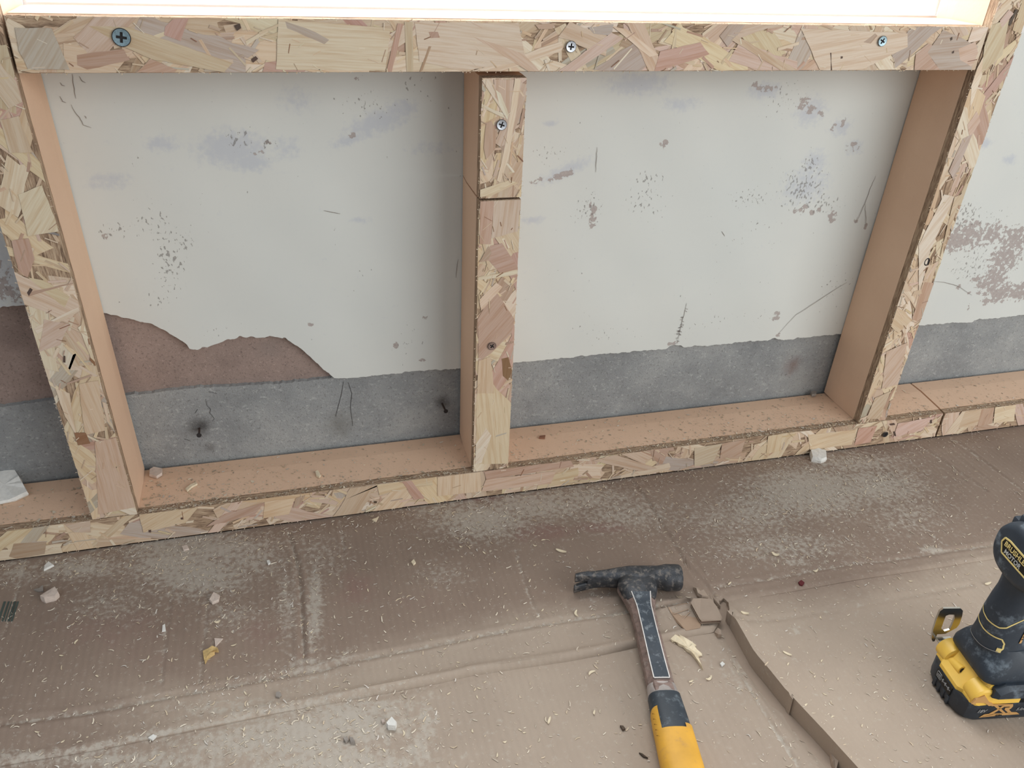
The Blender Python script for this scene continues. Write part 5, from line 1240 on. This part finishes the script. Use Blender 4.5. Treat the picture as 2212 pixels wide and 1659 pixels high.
place_text(text_mesh('MOTOR', .0070, .12, .95, .00010), M_SILV, cap, (xl - .0003, 0.0058, zc - .0054), (0, -1, 0), (0, 0, 1), 'silver lettering MOTOR')
# battery side print (near side): 18V, XR mark, 5.0
YS = -.0374
def SP(l):     # zoomed crop coordinates -> local point on the side face
    return [PX(2090 + x / 18.13, 1480 + y / 18.13, 1, YS) for x, y in l]
bm = bmesh.new()
for l in ([(990, 760), (1430, 755), (1420, 800), (1180, 800), (1500, 1100), (1390, 1110), (1040, 820), (940, 830)], [(1420, 790), (1440, 850), (1260, 960), (1000, 1120), (1080, 1150), (600, 1255), (450, 1275), (640, 1160), (830, 1130), (1170, 950), (1290, 870)],
          [(1430, 755), (1790, 750), (1785, 830), (1700, 920), (1630, 960), (1720, 1060), (1620, 1110), (1450, 960), (1480, 900), (1630, 880), (1670, 845), (1440, 850), (1400, 800)], [(560, 1225), (1000, 1120), (1400, 1110), (1720, 1065), (1920, 1065), (2030, 1140), (1250, 1190), (600, 1260)]):
    P_ = SP(l); prism(bm, P_, (0, -1, 0), .0004)
xr = dadd('emblem', bm, M_TAN, bat, None, 'ochre XR emblem on the battery side')
bm = bmesh.new(); prism(bm, [p - np.array([0, .0001, 0]) for p in SP([(160, 745), (300, 750), (345, 700), (680, 695), (830, 815), (1000, 800), (1000, 735), (860, 680), (690, 420), (560, 470), (330, 560)])], (0, -1, 0), .002); dadd('shroud_trim', bm, M_TAN, bat, None, 'ochre edge of the shroud running into the emblem')
o18 = SP([(352, 1080)])[0]; e18 = SP([(760, 1065)])[0]
sz18 = np.linalg.norm(e18 - o18)
dirx = e18 - o18
place_text(text_mesh('18V', sz18 * .52, .3, 1.0, .00012), M_GREYT, bat, o18, dirx, (0, 0, 1), 'grey lettering 18V')
o50 = SP([(1880, 980)])[0]
place_text(text_mesh('5.0Ah', sz18 * .44, .3, 1.0, .00012), M_GREYT, bat, o50, dirx, (0, 0, 1), 'grey lettering 5.0Ah')
ol = SP([(1070, 1185)])[0]
place_text(text_mesh('Li-Ion', sz18 * .26, .3, 1.0, .00006), M_LBL, bat, ol + np.array([0, -.0006, 0]), dirx, (0, 0, 1))
# belt hook: polished flat loop standing off the far side
YH = .047
def hk(l): return [PX(1962 + x / 5.72, 1309 + y / 5.72, 1, YH) for x, y in l]
ho = hk([(282, 400), (300, 290), (345, 150), (385, 55), (430, 22), (640, 20), (668, 48), (660, 110), (625, 215), (590, 260), (450, 335), (350, 340), (320, 425), (295, 430)])
hi_ = hk([(400, 268), (430, 180), (458, 112), (500, 97), (562, 98), (566, 140), (535, 225), (505, 285), (440, 303)])
bm = bmesh.new()
for yy, flip in ((YH + .0012, False), (YH - .0012, True)):
    vo = [bm.verts.new((p[0], yy, p[2])) for p in ho]; vi = [bm.verts.new((p[0], yy, p[2])) for p in hi_]
    es = [bm.edges.new((vo[i], vo[(i + 1) % len(vo)])) for i in range(len(vo))] + [bm.edges.new((vi[i], vi[(i + 1) % len(vi)])) for i in range(len(vi))]
    bmesh.ops.triangle_fill(bm, use_beauty=True, edges=es)
    if not flip: VO, VI = vo, vi
    else:
        for A_, B_ in ((VO, vo), (VI, vi)):
            for i in range(len(A_)): bm.faces.new((A_[i], A_[(i + 1) % len(A_)], B_[(i + 1) % len(A_)], B_[i]))
hook = dadd('belt_hook', bm, M_CHROME, drv, None, 'polished steel belt hook loop')
pb = np.mean(hk([(350, 380), (430, 350)]), 0)
bm = bmesh.new(); bm_box(bm, pb[0] - .006, pb[0] + .012, .030, YH - .0012, pb[2] - .003, pb[2] + .0, .0006, 1)
dadd('hook_arm', bm, M_CHROME, hook, 30)
